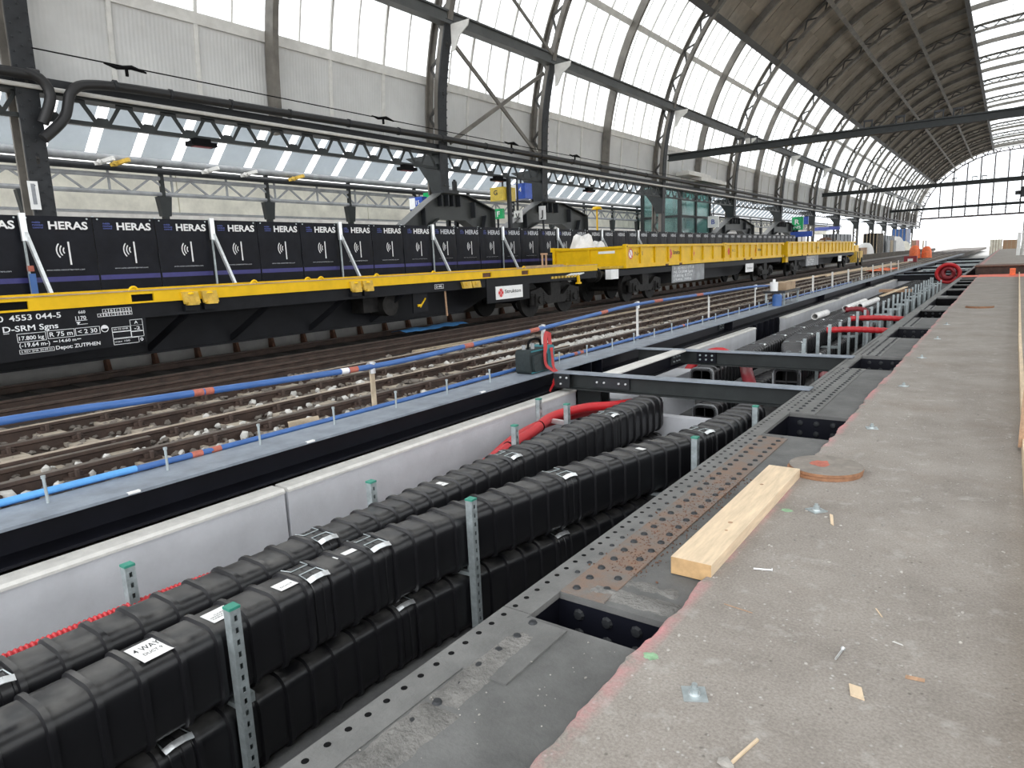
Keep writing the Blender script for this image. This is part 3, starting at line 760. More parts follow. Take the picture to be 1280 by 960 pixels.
# old mortar sticking to the plates
def mortar(x0, x1, y0, y1, h, seed):
    nx = max(6, int((x1 - x0) / .012)); ny = int((y1 - y0) / .016)
    def fn(u, v):
        x = lerp(x0, x1, u); y = lerp(y0, y1, v)
        e = min(u, 1 - u, ) * 2; e2 = min(v, 1 - v) * ny / 6
        k = min(1, e * 2.2, e2)
        q = mnoise.fractal((x * 14, y * 14, seed), 1.0, 2.0, 5)
        return (x + .01 * mnoise.noise((x * 20, y * 20, 5)), y, ZS - .012 + k * (h + .009 * q + .004 * mnoise.noise((x * 60, y * 60, seed))))
    return MB().grid(fn, nx, ny)
for i, a in enumerate(((-1.665, -1.46, .9, 1.66, .020), (-1.66, -1.50, 1.60, 2.26, .022), (-1.62, -1.02, 2.60, 2.80, .022), (-1.50, -1.12, 2.76, 2.94, .016))):
    b = mortar(*a, i * 3.7); b.f = [f[::-1] for f in b.f]
    tag(b.build('mortar', 'mud', gd), 'rough old mortar' if i == 0 else None)
# rusty dust by the timber
b = MB()
for i in range(900): b.stone((RNG.gauss(-1.50, .07), RNG.uniform(2.9, 4.7), ZS + .003), RNG.uniform(.003, .008), RNG)
tag(b.build('rust_crumbs', 'rust', gd, smooth=False), 'rusty brown crumbs', kind='stuff')
b = MB()
for i in range(45): b.stone((RNG.uniform(-1.65, -1.12), RNG.uniform(1.1, 2.3), ZS + .003), RNG.uniform(.002, .006), RNG)
tag(b.build('rubble_crumbs', 'stone', gd, smooth=False), kind='stuff')

# ---- steel edge beam on the far side of the pit
eb = thing('edge_beam', 'long dark steel edge beam with grey top flange and upright studs', 'beam', (-5.38, 20, -0.27))
for a, b in ((-6, 15.98), (16.0, 37.98), (38.0, 70), (70.02, 120)):
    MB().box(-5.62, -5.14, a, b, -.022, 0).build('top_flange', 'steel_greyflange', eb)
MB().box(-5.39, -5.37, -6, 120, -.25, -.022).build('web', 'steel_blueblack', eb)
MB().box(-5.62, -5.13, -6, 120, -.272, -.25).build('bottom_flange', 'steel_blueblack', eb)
me = MB().cyl((0, 0, 0), (0, 0, .185), .011, 8).cyl((0, 0, .17), (0, 0, .19), .016, 8).mesh('stud', 'galv')
y = 0.06
ys_ = []
while y < 62:
    inst('stud', me, eb, (-5.46 + RNG.uniform(-.01, .01), y, 0), (RNG.uniform(-.03, .03), RNG.uniform(-.03, .03), 0), (1, 1, RNG.uniform(.9, 1.08))); y += 0.868
for y in (9.2, 9.55, 16.0, 26, 36, 46, 56):
    MB().box(-5.37, -5.16, y - .01, y + .01, -.25, -.022).build('stiffener', 'steel_blueblack', eb)
o = MB().box(-5.37, -5.35, 15.6, 16.4, -.22, -.05).build('splice_plate', 'steel_dark', eb)
me = MB().cyl((0, 0, 0), (.02, 0, 0), .016, 6).mesh('bolt', 'galv')
for y in (15.7, 15.85, 16.15, 16.3):
    for z in (-.1, -.17): inst('bolt', me, o, (-5.35, y, z))
for a, b in ((17.2, 19.8), (31, 32.2), (40, 41.6)):
    MB().prism([(a, -.272), (b, -.272), (b, -.9), (a + .35, -.9)], 'x', -5.3, -5.15).build('haunch', 'steel_blueblack', eb)
    for k in range(5):
        y = lerp(a + .35, b - .1, k / 4); MB().box(-5.15, -5.06, y - .012, y + .012, -.88, -.272).build('rib', 'steel_blueblack', eb)
for y in (27.5, 36.0, 47, 58):
    MB().box(-5.25, -4.95, y - .25, y + .25, -1.14, -.272).build('support_post', 'steel_blueblack', eb)
for y in (2.2, 3.8, 6.4):
    MB().box(-5.17, -5.135, y, y + .09, -.012, .001).build('weld_patch', 'white_paint', eb)

def ibeam_x(name, label, y, x0, x1, top, h=.23, w=.20, m='steel_green'):
    t = thing(name, label, 'beam', ((x0 + x1) / 2, y, top - h), 'steel beams across the pit')
    MB().box(x0, x1, y, y + w, top - .016, top).build('top_flange', 'steel_greyflange', t)
    MB().box(x0, x1, y, y + w, top - h, top - h + .016).build('bottom_flange', m, t)
    MB().box(x0, x1, y + w / 2 - .008, y + w / 2 + .008, top - h + .016, top - .016).build('web', m, t)
    return t
def bolts(parent, pts, d=(0, -1, 0), r=.016, m='galv_bright'):
    D = Vector(d); me = MB().cyl((0, 0, 0), D * .018, r, 6).cyl(D * .016, D * .03, r * .55, 6).mesh('bolt', m)
    for p in pts: inst('bolt', me, parent, p)
b1 = ibeam_x('cross_beam', 'dark steel beam across the pit with bolted splice plate, nearest to the camera', 8.05, -5.12, -1.72, -.004)
o = MB().box(-4.52, -3.98, 8.105, 8.143, -.19, -.045).build('splice_plate', 'steel_dark', b1)
bolts(o, [(x, 8.105, -.115) for x in (-4.46, -4.35, -4.13, -4.03)])
o = MB().box(-5.12, -4.86, 8.03, 8.05, -.21, -.02).build('end_plate', 'steel_dark', b1)
bolts(o, [(-5.0, 8.03, -.07), (-5.0, 8.03, -.16), (-4.9, 8.03, -.07)])
b2 = ibeam_x('cross_beam', 'dark steel beam across the pit just behind the nearest one', 10.72, -5.12, -1.72, -.004)
o = MB().box(-4.06, -3.74, 10.77, 10.81, -.2, -.03).build('splice_plate', 'steel_blueblack', b2)
bolts(o, [(x, 10.77, z) for x in (-4.0, -3.9, -3.8) for z in (-.08, -.15)], m='galv')
t = thing('link_beam', 'short steel beam with pale top joining the two nearest cross beams', 'beam', (-4.33, 9.4, -.22))
MB().box(-4.45, -4.22, 8.25, 10.72, -.02, -.002).build('top_flange', 'white_steel', t)
MB().box(-4.345, -4.325, 8.25, 10.72, -.22, -.02).build('web', 'steel_blueblack', t)
MB().box(-4.45, -4.22, 8.25, 10.72, -.235, -.22).build('bottom_flange', 'steel_blueblack', t)
o = MB().box(-4.32, -4.30, 10.3, 10.68, -.2, -.03).build('splice_plate', 'steel_dark', t)
bolts(o, [(-4.3, y, z) for y in (10.38, 10.5, 10.6) for z in (-.08, -.15)], d=(1, 0, 0), m='galv')
t = thing('support_column', 'dark square steel column under the nearest cross beam', 'column', (-4.74, 8.5, -1.14))
MB().box(-4.93, -4.56, 8.36, 8.39, -1.13, -.236).box(-4.93, -4.56, 8.62, 8.65, -1.13, -.236).box(-4.76, -4.73, 8.39, 8.62, -1.13, -.236).build('shaft', 'steel_green', t)
MB().box(-4.98, -4.52, 8.3, 8.7, -1.14, -1.11).build('base_plate', 'steel_dark', t)
for k, (y, top) in enumerate(((43.5, -.05), (48, -.05), (58, -.05), (70, -.05), (84, -.05))):
    ibeam_x('cross_beam', 'far dark steel beam across the pit beyond the red hose coil, %s' % ORD[k], y, -5.12, -1.77, top, .35, .4, 'steel_blueblack')

# ================================================================== CABLE DUCTS
def rrect(w, h, r, n=5):
    pts = []
    for cx, cz, a0 in ((w / 2 - r, h / 2 - r, 0), (-w / 2 + r, h / 2 - r, 90), (-w / 2 + r, -h / 2 + r, 180), (w / 2 - r, -h / 2 + r, 270)):
        for k in range(n):
            a = math.radians(a0 + 90 * k / (n - 1)); pts.append((cx + r * math.cos(a), cz + r * math.sin(a)))
    return pts
def duct_line(name, label, path, ztop, w, h, s_joint, pitch=0.187, seed=1, end0=False, end1=True, sag=0.0, detail=True, phase=0.06):
    """a line of ribbed ducts: each piece a part with ribs swept along the path, joints with steel clips"""
    rng = random.Random(seed)
    p0 = Vector(path[0])
    t = thing(name, label, 'duct', (p0.x, p0.y, ztop - h))
    P = catmull([(p[0], p[1], ztop - h / 2) for p in path], 0.02)
    S = [0.0]
    for i in range(1, len(P)): S.append(S[-1] + (P[i] - P[i - 1]).length)
    tot = S[-1]
    def at(s):
        s = max(0, min(tot - 1e-4, s)); import bisect
        i = min(len(P) - 2, max(0, bisect.bisect_right(S, s) - 1)); u = (s - S[i]) / max(1e-6, S[i + 1] - S[i])
        d = (P[min(i + 3, len(P) - 1)] - P[max(0, i - 2)]).normalized()
        return P[i].lerp(P[i + 1], u), d
    def section(s, g):
        c, d = at(s); side = Vector((d.y, -d.x, 0)).normalized()
        return [c + side * x + UP * z for x, z in rrect(w + 2 * g, h + 2 * g, .085 + g)]
    joints = [j for j in s_joint if 0 < j < tot]
    cuts = [0.0] + joints + [tot]
    nsec = len(rrect(1, 1, .1)); count = 0
    for ci in range(len(cuts) - 1):
        a, b = cuts[ci], cuts[ci + 1]
        st = [(a, 0.0)]
        n = max(1, round((b - a) / pitch)); pit = (b - a) / n
        for k in range(n):
            c = a + (k + .5) * pit
            for ds, g in ((-.021, 0.0), (-.014, .019), (.012, .019), (.017, 0.0)): st.append((c + ds, g))
        st.append((b - .002, 0.0))
        m = MB(); vs = []
        for s, g in st: vs += section(s, g)
        k = len(st)
        fs = [(i * nsec + j, i * nsec + (j + 1) % nsec, (i + 1) * nsec + (j + 1) % nsec, (i + 1) * nsec + j) for i in range(k - 1) for j in range(nsec)]
        fs = [f[::-1] for f in fs]
        if not (ci == 0 and end0): fs.append(tuple(range(nsec)))
        if not (ci == len(cuts) - 2 and end1 == 'open'): fs.append(tuple(range((k - 1) * nsec, k * nsec))[::-1])
        m.add(vs, fs)
        seg = m.build('duct_segment', 'duct', t); count += 1
        if detail and ci > 0:
            c, d = at(a); side = Vector((d.y, -d.x, 0)).normalized()
            # coupling band and two steel clips over the joint
            band = MB(); v2 = []
            for s, g in ((a - .06, .004), (a - .055, .008), (a - .01, .008), (a - .006, .002), (a + .006, .002), (a + .01, .008), (a + .055, .008), (a + .06, .004)): v2 += section(s, g)
            band.add(v2, [(i * nsec + j, i * nsec + (j + 1) % nsec, (i + 1) * nsec + (j + 1) % nsec, (i + 1) * nsec + j)[::-1] for i in range(7) for j in range(nsec)])
            band.build('coupling', 'duct', seg)
            for sg in (1, -1):
                e = c + side * (sg * (w / 2 - .02)) + UP * (h / 2 - .005)
                q = MB()
                k1 = [e + d * -.075 + UP * .008, e + d * -.03 + UP * .017, e + d * .03 + UP * .016, e + d * .075 + UP * .006]
                for u, v in zip(k1[:-1], k1[1:]): q.bar(u, v, .036, .005, up=(UP + side * sg * .6))
                if sg > 0: q.build('clip', 'galv_bright', seg)
                q = MB().tube([e - side * sg * .02 + d * -.07 + UP * .012, e - side * sg * .10 + d * -.06 + UP * .018, e - side * sg * .10 + d * .06 + UP * .018, e - side * sg * .02 + d * .07 + UP * .012], .004, 5)
                q.build('clip_wire', 'galv', seg)
    if end0:
        c, d = at(0); side = Vector((d.y, -d.x, 0)).normalized()
        v = section(0.0, .012) + section(0.0, -.035) + section(.9, -.035) + section(.03, .012)
        fs = []
        for r0, r1 in ((0, 1), (1, 2)): fs += [(r0 * nsec + j, r0 * nsec + (j + 1) % nsec, r1 * nsec + (j + 1) % nsec, r1 * nsec + j) for j in range(nsec)]
        fs += [(0 * nsec + j, 3 * nsec + j, 3 * nsec + (j + 1) % nsec, (j + 1) % nsec) for j in range(nsec)]
        fs.append(tuple(range(2 * nsec, 3 * nsec)))
        o = MB().add(v, fs).build('open_mouth', 'rubber', t)
        tag(o, 'open duct end with dark cells')
        m = MB(); m.bar(c + d * .02 - UP * h * .45, c + d * .02 + UP * h * .45, .012, .9 * .04, up=d); m.bar(c + d * .02 - side * w * .45, c + d * .02 + side * w * .45, .012, .03, up=UP)
        m.build('divider', 'rubber', o)
        m = MB(); v = section(-.012, .016) + section(.03, .018) + section(-.012, -.01)
        m.add(v, [(j, (j + 1) % nsec, nsec + (j + 1) % nsec, nsec + j) for j in range(nsec)] + [(j, 2 * nsec + j, 2 * nsec + (j + 1) % nsec, (j + 1) % nsec) for j in range(nsec)])
        m.build('rim', 'grey_thing', o)
    return t, at, tot
def sticker(parent_thing, at, s, w, h, dx, sx, sy, txt=None, name='sticker'):
    c, d = at(s); side = Vector((d.y, -d.x, 0)).normalized()
    p = c + side * dx + UP * (h / 2 + .003)
    q = [p - d * sy / 2 - side * sx / 2, p - d * sy / 2 + side * sx / 2, p + d * sy / 2 + side * sx / 2, p + d * sy / 2 - side * sx / 2]
    o = MB().add(q + [v + UP * .0015 for v in q], [(3, 2, 1, 0), (4, 5, 6, 7), (0, 1, 5, 4), (1, 2, 6, 5), (2, 3, 7, 6), (3, 0, 4, 7)]).build(name, 'white_paint', parent_thing)
    tag(o, 'white paper label')
    rz = math.atan2(d.y, d.x) - math.pi / 2
    if txt:
        for k, (s_, hh, off, ww) in enumerate(txt):
            me, tw = text_mesh(s_, 'letter_black', .01); pos = p + side * (sx / 2 - off) - d * (ww / 2) + UP * .0022
            inst('lettering', me, o, pos, (0, 0, math.atan2(d.y, d.x)), (ww / tw, hh / .7, 1))
    return o

DW, DH = .32, .43
back_path = [(-3.69, -0.6), (-3.69, 1), (-3.69, 3), (-3.69, 5), (-3.66, 6.6), (-3.64, 7.2), (-3.62, 8.02)]
front_path = [(-3.22, -0.6), (-3.255, 1.0), (-3.29, 2.2), (-3.28, 2.9), (-3.21, 3.5), (-3.06, 4.2), (-2.93, 4.8), (-2.73, 5.6), (-2.55, 6.2), (-2.42, 6.7), (-2.37, 7.3), (-2.34, 8.0)]
_t, _at, _tot = duct_line('cable_duct', 'black ribbed cable duct nearest the pit wall, beside the red corrugated conduit', back_path, -.215, DW, DH, [1.45, 3.32, 5.5, 7.4], seed=3)
sticker(_t, _at, 4.55, DW, DH, .04, .10, .10, [('DUCT', .016, .03, .07)])
sticker(_t, _at, 2.3, DW, DH, .0, .004, .004)
_t, _at, _tot = duct_line('cable_duct', 'upper black ribbed cable duct with white paper label, curving toward the girder', front_path, -.215, DW, DH, [1.2, 2.92, 3.42, 5.3, 7.25], seed=5)
sticker(_t, _at, 1.98, DW, DH, .03, .19, .155, [('4 WAY', .045, .108, .125), ('DUCT 9', .026, .055, .09)])
sticker(_t, _at, 2.36, DW, DH, .02, .13, .15, [('CABLE DUCT', .012, .03, .12), ('HANDLE WITH', .012, .05, .12), ('CARE', .012, .07, .06)])
sticker(_t, _at, 2.75, DW, DH, .05, .10, .12, [('DUCT', .014, .03, .08)])
sticker(_t, _at, 3.22, DW, DH, .02, .05, .16)
sticker(_t, _at, 6.35, DW, DH, .05, .09, .10)
low_path = [(p[0] - .01, p[1]) for p in front_path]
duct_line('cable_duct', 'lower black ribbed cable duct stacked under the curving one', low_path, -.70, DW, DH, [1.0, 2.0, 3.6, 5.2, 6.8], seed=8)
duct_line('cable_duct', 'lower black ribbed cable duct stacked under the one by the pit wall', back_path, -.70, DW, DH, [2.0, 4.2, 6.2], seed=9)
far_back = [(-3.86, 10.45), (-3.9, 12.5), (-3.93, 15), (-3.93, 18), (-3.86, 22), (-3.8, 26), (-3.75, 41)]
far_front = [(-2.66, 10.85), (-2.72, 11.4), (-3.0, 12.8), (-3.38, 14.2), (-3.49, 15.4), (-3.48, 18), (-3.40, 24), (-3.35, 41)]
duct_line('cable_duct', 'far black ribbed duct by the pit wall, open end behind the nearest cross beam', far_back, -.25, .36, .40, [1.6, 3.2, 4.8, 6.5, 8.5, 11, 14], seed=11, end0=True)
_t, _at, _tot = duct_line('cable_duct', 'far black ribbed duct nearer the girder, open end between the cross beams', far_front, -.25, .38, .40, [1.9, 3.4, 4.9, 6.5, 8, 9.5, 12, 15], seed=12, end0=True)
far_low = [(-3.55, 9.75), (-3.5, 12), (-3.35, 14.5), (-3.3, 18), (-3.2, 26), (-3.15, 41)]
duct_line('cable_duct', 'low black ribbed duct whose open end shows under the nearest cross beam', far_low, -.69, .36, .36, [2, 4, 6, 9, 12], seed=13, end0=True)

# ================================================================== GALVANISED RACKS
def strut_mesh(h, flip=False):
    """slotted steel channel, 60 mm wide; slots are real openings in the face that looks along +x"""
    m = MB(); w = .058
    m.box(-w / 2, -w / 2 + .004, -w / 2, w / 2, 0, h).box(-w / 2, w / 2, -w / 2, -w / 2 + .004, 0, h).box(-w / 2, w / 2, w / 2 - .004, w / 2, 0, h)
    # slotted face at +x
    x0, x1 = w / 2 - .004, w / 2; sl = .0085
    m.box(x0, x1, -w / 2 + .004, -sl, 0, h).box(x0, x1, sl, w / 2 - .004, 0, h)
    z = h
    while z > .08:
        m.box(x0, x1, -sl, sl, max(0, z - .036), z); z -= .066
    return m
mp = {}
def post(parent, x, y, top, base=-1.14, cap=True):
    h = round(top - base, 2)
    if h not in mp: mp[h] = strut_mesh(h).mesh('strut_post', 'galv', smooth=False)
    o = inst('strut_post', mp[h], parent, (x, y, base))
    if cap: MB().box(x - .031, x + .031, y - .031, y + .031, top - .004, top + .010).build('end_cap', 'green_cap', o)
    return o
racks = [((-4.07, 1.68), (-3.06, 1.715)), ((-3.95, 3.48), (-2.995, 3.55)), ((-4.0, 5.5), (-2.215, 5.85)), (None, (-2.115, 7.37))]
for k, (a, b) in enumerate(racks):
    t = thing('cable_rack', 'galvanised slotted cable rack with green caps around the ducts, %s to the camera' % ORD[k], 'rack', (b[0], b[1], -1.14), 'slotted racks carrying the ducts')
    if a: post(t, a[0], a[1], -.10)
    post(t, b[0], b[1], -.10)
    x0 = a[0] if a else -3.3; y0 = a[1] if a else 7.3
    o = MB().bar((x0, y0 + .02, -.683), (b[0], b[1] + .02, -.683), .04, .028).build('crossbar', 'galv', t)
    MB().bar((b[0] - .09, b[1] + .05, -.64), (b[0] - .01, b[1] + .05, -.64), .05, .055).build('angle_bracket', 'galv', t)
t = thing('cable_rack', 'H-shaped galvanised rack of two short posts over the red hose', 'rack', (-4.4, 6.75, -1.14))
post(t, -4.55, 6.78, -.11); post(t, -4.10, 6.70, -.12)
MB().bar((-4.55, 6.80, -.36), (-4.10, 6.74, -.36), .05, .05).build('crossbar', 'galv_bright', t)
for k in range(26):
    y = 12.2 + k * 1.1; x = -2.95 if k else -2.72
    t = thing('rack_post', 'galvanised post beside the far ducts, %s counted from the cross beams' % nth(k), 'post', (x, y, -1.14), 'galvanised posts beside the far ducts')
    post(t, x, y, -.07 if k % 3 else -.02, cap=False)
    if k % 2 == 0: MB().bar((x - .5, y + .03, -.65), (x, y + .03, -.65), .05, .05).build('arm', 'galv', t)
for k in range(12):
    y = 17.3 + k * 1.9; x = -2.50
    t = thing('rack_post', 'galvanised post close to the girder, %s counted from the cross beams' % nth(k), 'post', (x, y, -1.14), 'galvanised posts close to the girder')
    post(t, x, y, -.12, cap=False)
    MB().bar((x - .4, y + .03, -.30), (x, y + .03, -.30), .05, .05).build('arm', 'galv', t)

# ================================================================== HOSES AND CONDUITS
def corrugated(path, r, pitch, amp, n=10):
    P = catmull(path, pitch / 4); rs = [r + amp * (1 if (i % 4) in (1, 2) else 0) for i in range(len(P))]
    return MB().tube(P, rs, n)
tag(corrugated([(-4.04, -.7, -.36), (-4.04, .4, -.35), (-4.05, 1.0, -.345), (-4.06, 1.6, -.35), (-4.05, 2.2, -.37), (-4.0, 2.9, -.43), (-3.97, 3.6, -.50), (-3.98, 4.6, -.52)], .026, .026, .006).build('corrugated_conduit', 'red_hose', None, at=(-4.04, 0, -.4)),
    'thin red corrugated conduit lying along the pit wall', 'conduit')
t = thing('red_hose', 'thick smooth red hose rising beside the H-shaped rack', 'hose', (-4.2, 6, -.5))
MB().tube(catmull([(-3.95, 4.3, -.52), (-4.1, 4.9, -.47), (-4.22, 5.6, -.42), (-4.32, 6.3, -.38), (-4.42, 6.9, -.34), (-4.30, 7.5, -.34), (-4.05, 7.9, -.36), (-3.85, 8.6, -.40)], .08), .062, 12).build('hose_run', 'red_hose', t)
MB().tube(catmull([(-4.05, 4.5, -.60), (-4.3, 5.4, -.52), (-4.48, 6.2, -.45), (-4.55, 7.0, -.44), (-4.4, 7.8, -.45), (-4.1, 8.7, -.48)], .08), .062, 12).build('hose_run', 'red_hose', t)
me = MB().cyl((0, -.012, 0), (0, .012, 0), .068, 12).mesh('hose_band', 'black')
for p in ((-4.24, 5.7, -.415), (-4.36, 6.5, -.37)): inst('hose_band', me, t, p)
tag(MB().tube(catmull([(-3.45, 11.4, -.30), (-3.3, 11.0, -.40), (-3.05, 10.4, -.52), (-2.8, 9.7, -.62)], .1), .10, 12).build('red_hose', 'red_dark', None, at=(-3.1, 10.4, -.6)), 'thick dark red hose sloping between the two nearest cross beams', 'hose')
tag(MB().tube(catmull([(-2.32, 12.6, -.62), (-2.30, 11.8, -.50), (-2.1, 11.1, -.48), (-1.86, 10.95, -.50)], .1), .09, 12).build('red_hose', 'red_dark', None, at=(-2.2, 11.3, -.6)), 'dark red hose passing under the second cross beam toward the girder', 'hose')
tag(MB().tube(catmull([(-4.62, 11.8, -.55), (-4.5, 12.0, -.34), (-4.32, 12.2, -.24), (-4.12, 12.35, -.25), (-3.98, 12.6, -.5)], .1), .08, 12).build('red_hose', 'red_hose', None, at=(-4.3, 12, -.6)), 'red hose arching behind the second cross beam near the pit wall', 'hose')
for k, (y, x) in enumerate(((16.2, -2.95), (19.0, -2.95))):
    tag(corrugated([(x - .2, y, -.22), (x + .3, y + .1, -.20), (-2.0, y + .3, -.24), (-1.78, y + .4, -.28)], .062, .12, .008).build('red_conduit', 'red_hose', None, at=(-2.4, y, -.25)), 'red conduit bridging from the far ducts to the girder, %s' % ('nearer one' if k == 0 else 'farther one'), 'conduit')
tag(corrugated([(-3.7, 21.5, -.20), (-3.45, 21.6, -.19), (-3.2, 21.5, -.22), (-3.12, 21.4, -.4), (-3.10, 21.3, -.7)], .07, .12, .01).build('red_conduit', 'red_dark', None, at=(-3.4, 21.5, -.3)), 'dark red conduit folded over the far duct', 'conduit')
t = thing('hose_coil', 'big coil of red hose standing by the girder far down the pit', 'coil', (-2.42, 41.4, -.5))
for k in range(6):
    R = .50 - .03 * (k % 3); P = [(-2.15 + .10 * k + .03 * math.sin(a * 3 + k), 41.5 + R * math.cos(a), -.15 + R * .72 * math.sin(a)) for a in [2 * math.pi * j / 28 for j in range(29)]]
    P = [(-2.42 + R * math.cos(a) * (1 - .5 * (k // 3)), 41.3 + .10 * (k % 3) + .03 * math.sin(a * 2 + k), .06 + R * .9 * math.sin(a) * (1 - .45 * (k // 3))) for a in [2 * math.pi * j / 28 for j in range(29)]]
    MB().tube(P, .085, 8).build('loop', 'red_dark' if k % 2 else 'red_hose', t)
for k, (x, y0, y1) in enumerate(((-3.70, 21.5, 24.5), (-3.45, 22.3, 25.2), (-3.95, 18.8, 20.0))):
    b = MB(); c0 = Vector((x, y0, -.16)); c1 = Vector((x + .05, y1, -.16)); b.tube([c0, c1], .085, 14, cap=False); b.tube([c0 + Vector((0, .002, 0)), c1], .07, 14, cap=False)
    v = b.v; q = MB().add(b.v, b.f); q.add([], [])
    q.f += [(j, (j + 1) % 14, 28 + (j + 1) % 14, 28 + j) for j in range(14)]
    tag(q.build('plastic_pipe', 'pipe_white', None, at=(x, y0, -.25)), ['white plastic pipe with dark open end lying on the far ducts', 'second white plastic pipe lying alongside on the far ducts', 'short white pipe lying on the far duct by the pit wall'][k], 'pipe')
tag(MB().box(-4.0, -2.9, 30.0, 30.25, -.21, -.10).build('timber_beam', 'wood_red', None, at=(-3.4, 30, -.25)), 'brown timber laid across the far ducts', 'timber')
tag(MB().bar((-3.6, 27.6, -.20), (-3.1, 30.2, -.02), .12, .03).build('plank', 'pine', None, at=(-3.4, 28, -.2)), 'pale plank leaning on the brown timber over the ducts', 'plank')

# ================================================================== TRACKS
def rail_profile(x, zt, s=1.0):
    return [(x - .065, zt - .155), (x + .065, zt - .155), (x + .065, zt - .145), (x + .010, zt - .125), (x + .009, zt - .045), (x + .035, zt - .032), (x + .035, zt - .004), (x - .035, zt - .004), (x - .035, zt - .032), (x - .009, zt - .045), (x - .010, zt - .125), (x - .065, zt - .145)]
def rail(parent, x, zt, y0, y1, light, nm='rail'):
    o = MB().prism(rail_profile(x, zt)[::-1], 'y', y0, y1).build(nm, 'rail_rust', parent)
    MB().box(x - .033, x + .033, y0, y1, zt - .004, zt).build('rail_head', 'rail_head' if light else 'rail_head_dark', o)
    return o
track = thing('railway_track', 'empty railway track with four rails and pale sleepers between wagons and pit', 'track', (-7.2, 40, -.12))
ZR = 0.075
for x, lt, y0, y1 in ((-8.27, 1, -6, 160), (-7.50, 0, -6, 160), (-6.76, 1, -6, 160), (-6.06, 0, -6, 160)): rail(track, x, ZR, y0, y1, lt)
rail(track, -6.24, ZR - .005, 7.55, 10.3, 1, 'rail_piece')
rail(track, -6.62, ZR - .02, -3, 3.1, 0, 'rail_piece')
sm = MB().prism([(-1.30, -.06), (1.25, -.06), (1.25, .015), (1.18, .03), (-1.23, .03), (-1.30, .015)], 'y', -.12, .12).mesh('sleeper', 'sleeper')
cm = MB().box(-.10, .10, -.08, .08, 0, .025).bar((-.055, -.05, .045), (-.055, .05, .045), .03, .035).bar((.055, -.05, .045), (.055, .05, .045), .03, .035).cyl((-.085, 0, .02), (-.085, 0, .085), .02, 6).cyl((.085, 0, .02), (.085, 0, .085), .02, 6).mesh('rail_fastening', 'rail_rust')
y = 1.0; k = 0; ff = MB()
while y < 120:
    inst('sleeper', sm, track, (-7.16, y, -.050), None, (1, 1, 1))
    for x in (-8.27, -7.50, -6.76, -6.06):
        if k < 60: inst('rail_fastening', cm, track, (x, y, -.022))
        elif y < 70: ff.box(x - .1, x + .1, y - .08, y + .08, -.078, -.03)
    y += .60; k += 1
tag(ff.build('far_fastenings', 'rail_rust', track), kind='stuff')
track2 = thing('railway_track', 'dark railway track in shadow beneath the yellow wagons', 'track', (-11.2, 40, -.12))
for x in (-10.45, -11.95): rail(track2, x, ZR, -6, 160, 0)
sm2 = sm.copy(); sm2.materials.clear(); sm2.materials.append(M['sleeper_wagon_shade'])  # same sleeper, with the wagons' shade put into its colour
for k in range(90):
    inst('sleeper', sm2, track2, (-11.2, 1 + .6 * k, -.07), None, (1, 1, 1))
for k, x in enumerate((-9.85, -9.2)):
    t = thing('spare_rail', 'loose dark rail lying on the ballast beside the wagons, %s' % ('closer to the wagons' if k == 0 else 'closer to the empty track'), 'rail', (x, 20, -.12))
    rail(t, x, .05, -5, 24 + 30 * k, 0)
for k, (x, y, a, L) in enumerate(((-5.80, 4.30, .35, .55), (-5.86, 9.3, -.5, .5), (-5.9, 1.3, .2, .4))):
    tag(MB().bar((x - .12, y - L / 4 * math.cos(a), .0), (x + .05, y + L / 4 * math.cos(a), .03), .08, .05).build('timber_offcut', 'wood_grey', None, at=(x, y, -.1)), 'short timber offcut beside the edge beam, %s to the camera' % ['second nearest', 'farthest', 'nearest'][k], 'timber')
for k, (x, y0, y1) in enumerate(((-8.75, 9.0, 15.5), (-8.95, 9.2, 24.0), (-7.9, 40, 66), (-7.3, 48, 75), (-8.4, 30, 55))):
    tag(MB().bar((x, y0, -.03 if k < 2 else .115), (x + .2, y1, -.02 if k < 2 else .115), .11, .06).build('plank', 'pine' if k > 1 else 'wood_grey', None, at=(x, y0, -.1)), 'long loose plank lying along the empty track, %s' % ['nearest to the camera', 'beside the nearest plank', 'pale and far off', 'pale and farthest off', 'pale, halfway along'][k], 'plank')
tag(MB().grid(lambda u, v: (-11.3 + u * .5 + .1 * mnoise.noise((u * 3, v * 5, 2)), 10.9 + 2.2 * v, .10 + .05 * mnoise.noise((u * 6, v * 6, 1)) + .05 * math.sin(u * 3)), 6, 14).build('plastic_sheet', 'blue_light', None, at=(-11, 12, .1)), 'crumpled light blue plastic sheet under the flat wagon', 'sheet')

# ================================================================== BLUE PIPE RAILING AND BLUE HOSE
pr = thing('pipe_railing', 'blue pipe handrail with red tape bands on posts along the edge beam', 'railing', (-5.66, 5, 0))
rp = catmull([(-5.72, -1.5, .63), (-5.68, 1.65, .605), (-5.68, 2.8, .56), (-5.68, 5.2, .475), (-5.68, 6.8, .50), (-5.68, 8.7, .55), (-5.68, 10.2, .61), (-5.68, 12.0, .665), (-5.68, 15.9, .635), (-5.68, 19.5, .60), (-5.68, 23, .45)], .15)
MB().tube(rp, .031, 12).build('pipe', 'blue_pipe', pr)
def on_rp(y): return min(rp, key=lambda p: abs(p.y - y))
for y, L, m in ((3.12, .045, 'tape_red'), (3.22, .04, 'tape_red'), (4.88, .06, 'tape_red'), (4.76, .05, 'white_paint'), (6.85, .09, 'tape_red'), (8.40, .12, 'tape_red'), (10.6, .12, 'tape_red'), (15.2, .2, 'tape_red'), (12.9, .2, 'tape_red')):
    p = on_rp(y); q = on_rp(y + .3); d = (q - p).normalized(); p = p + d * (y - p.y)
    MB().tube([p - d * L, p + d * L], .0325, 12).build('tape_band', m, pr)
PY = [5.17, 8.68, 12.0, 15.9, 19.6, 23.2]
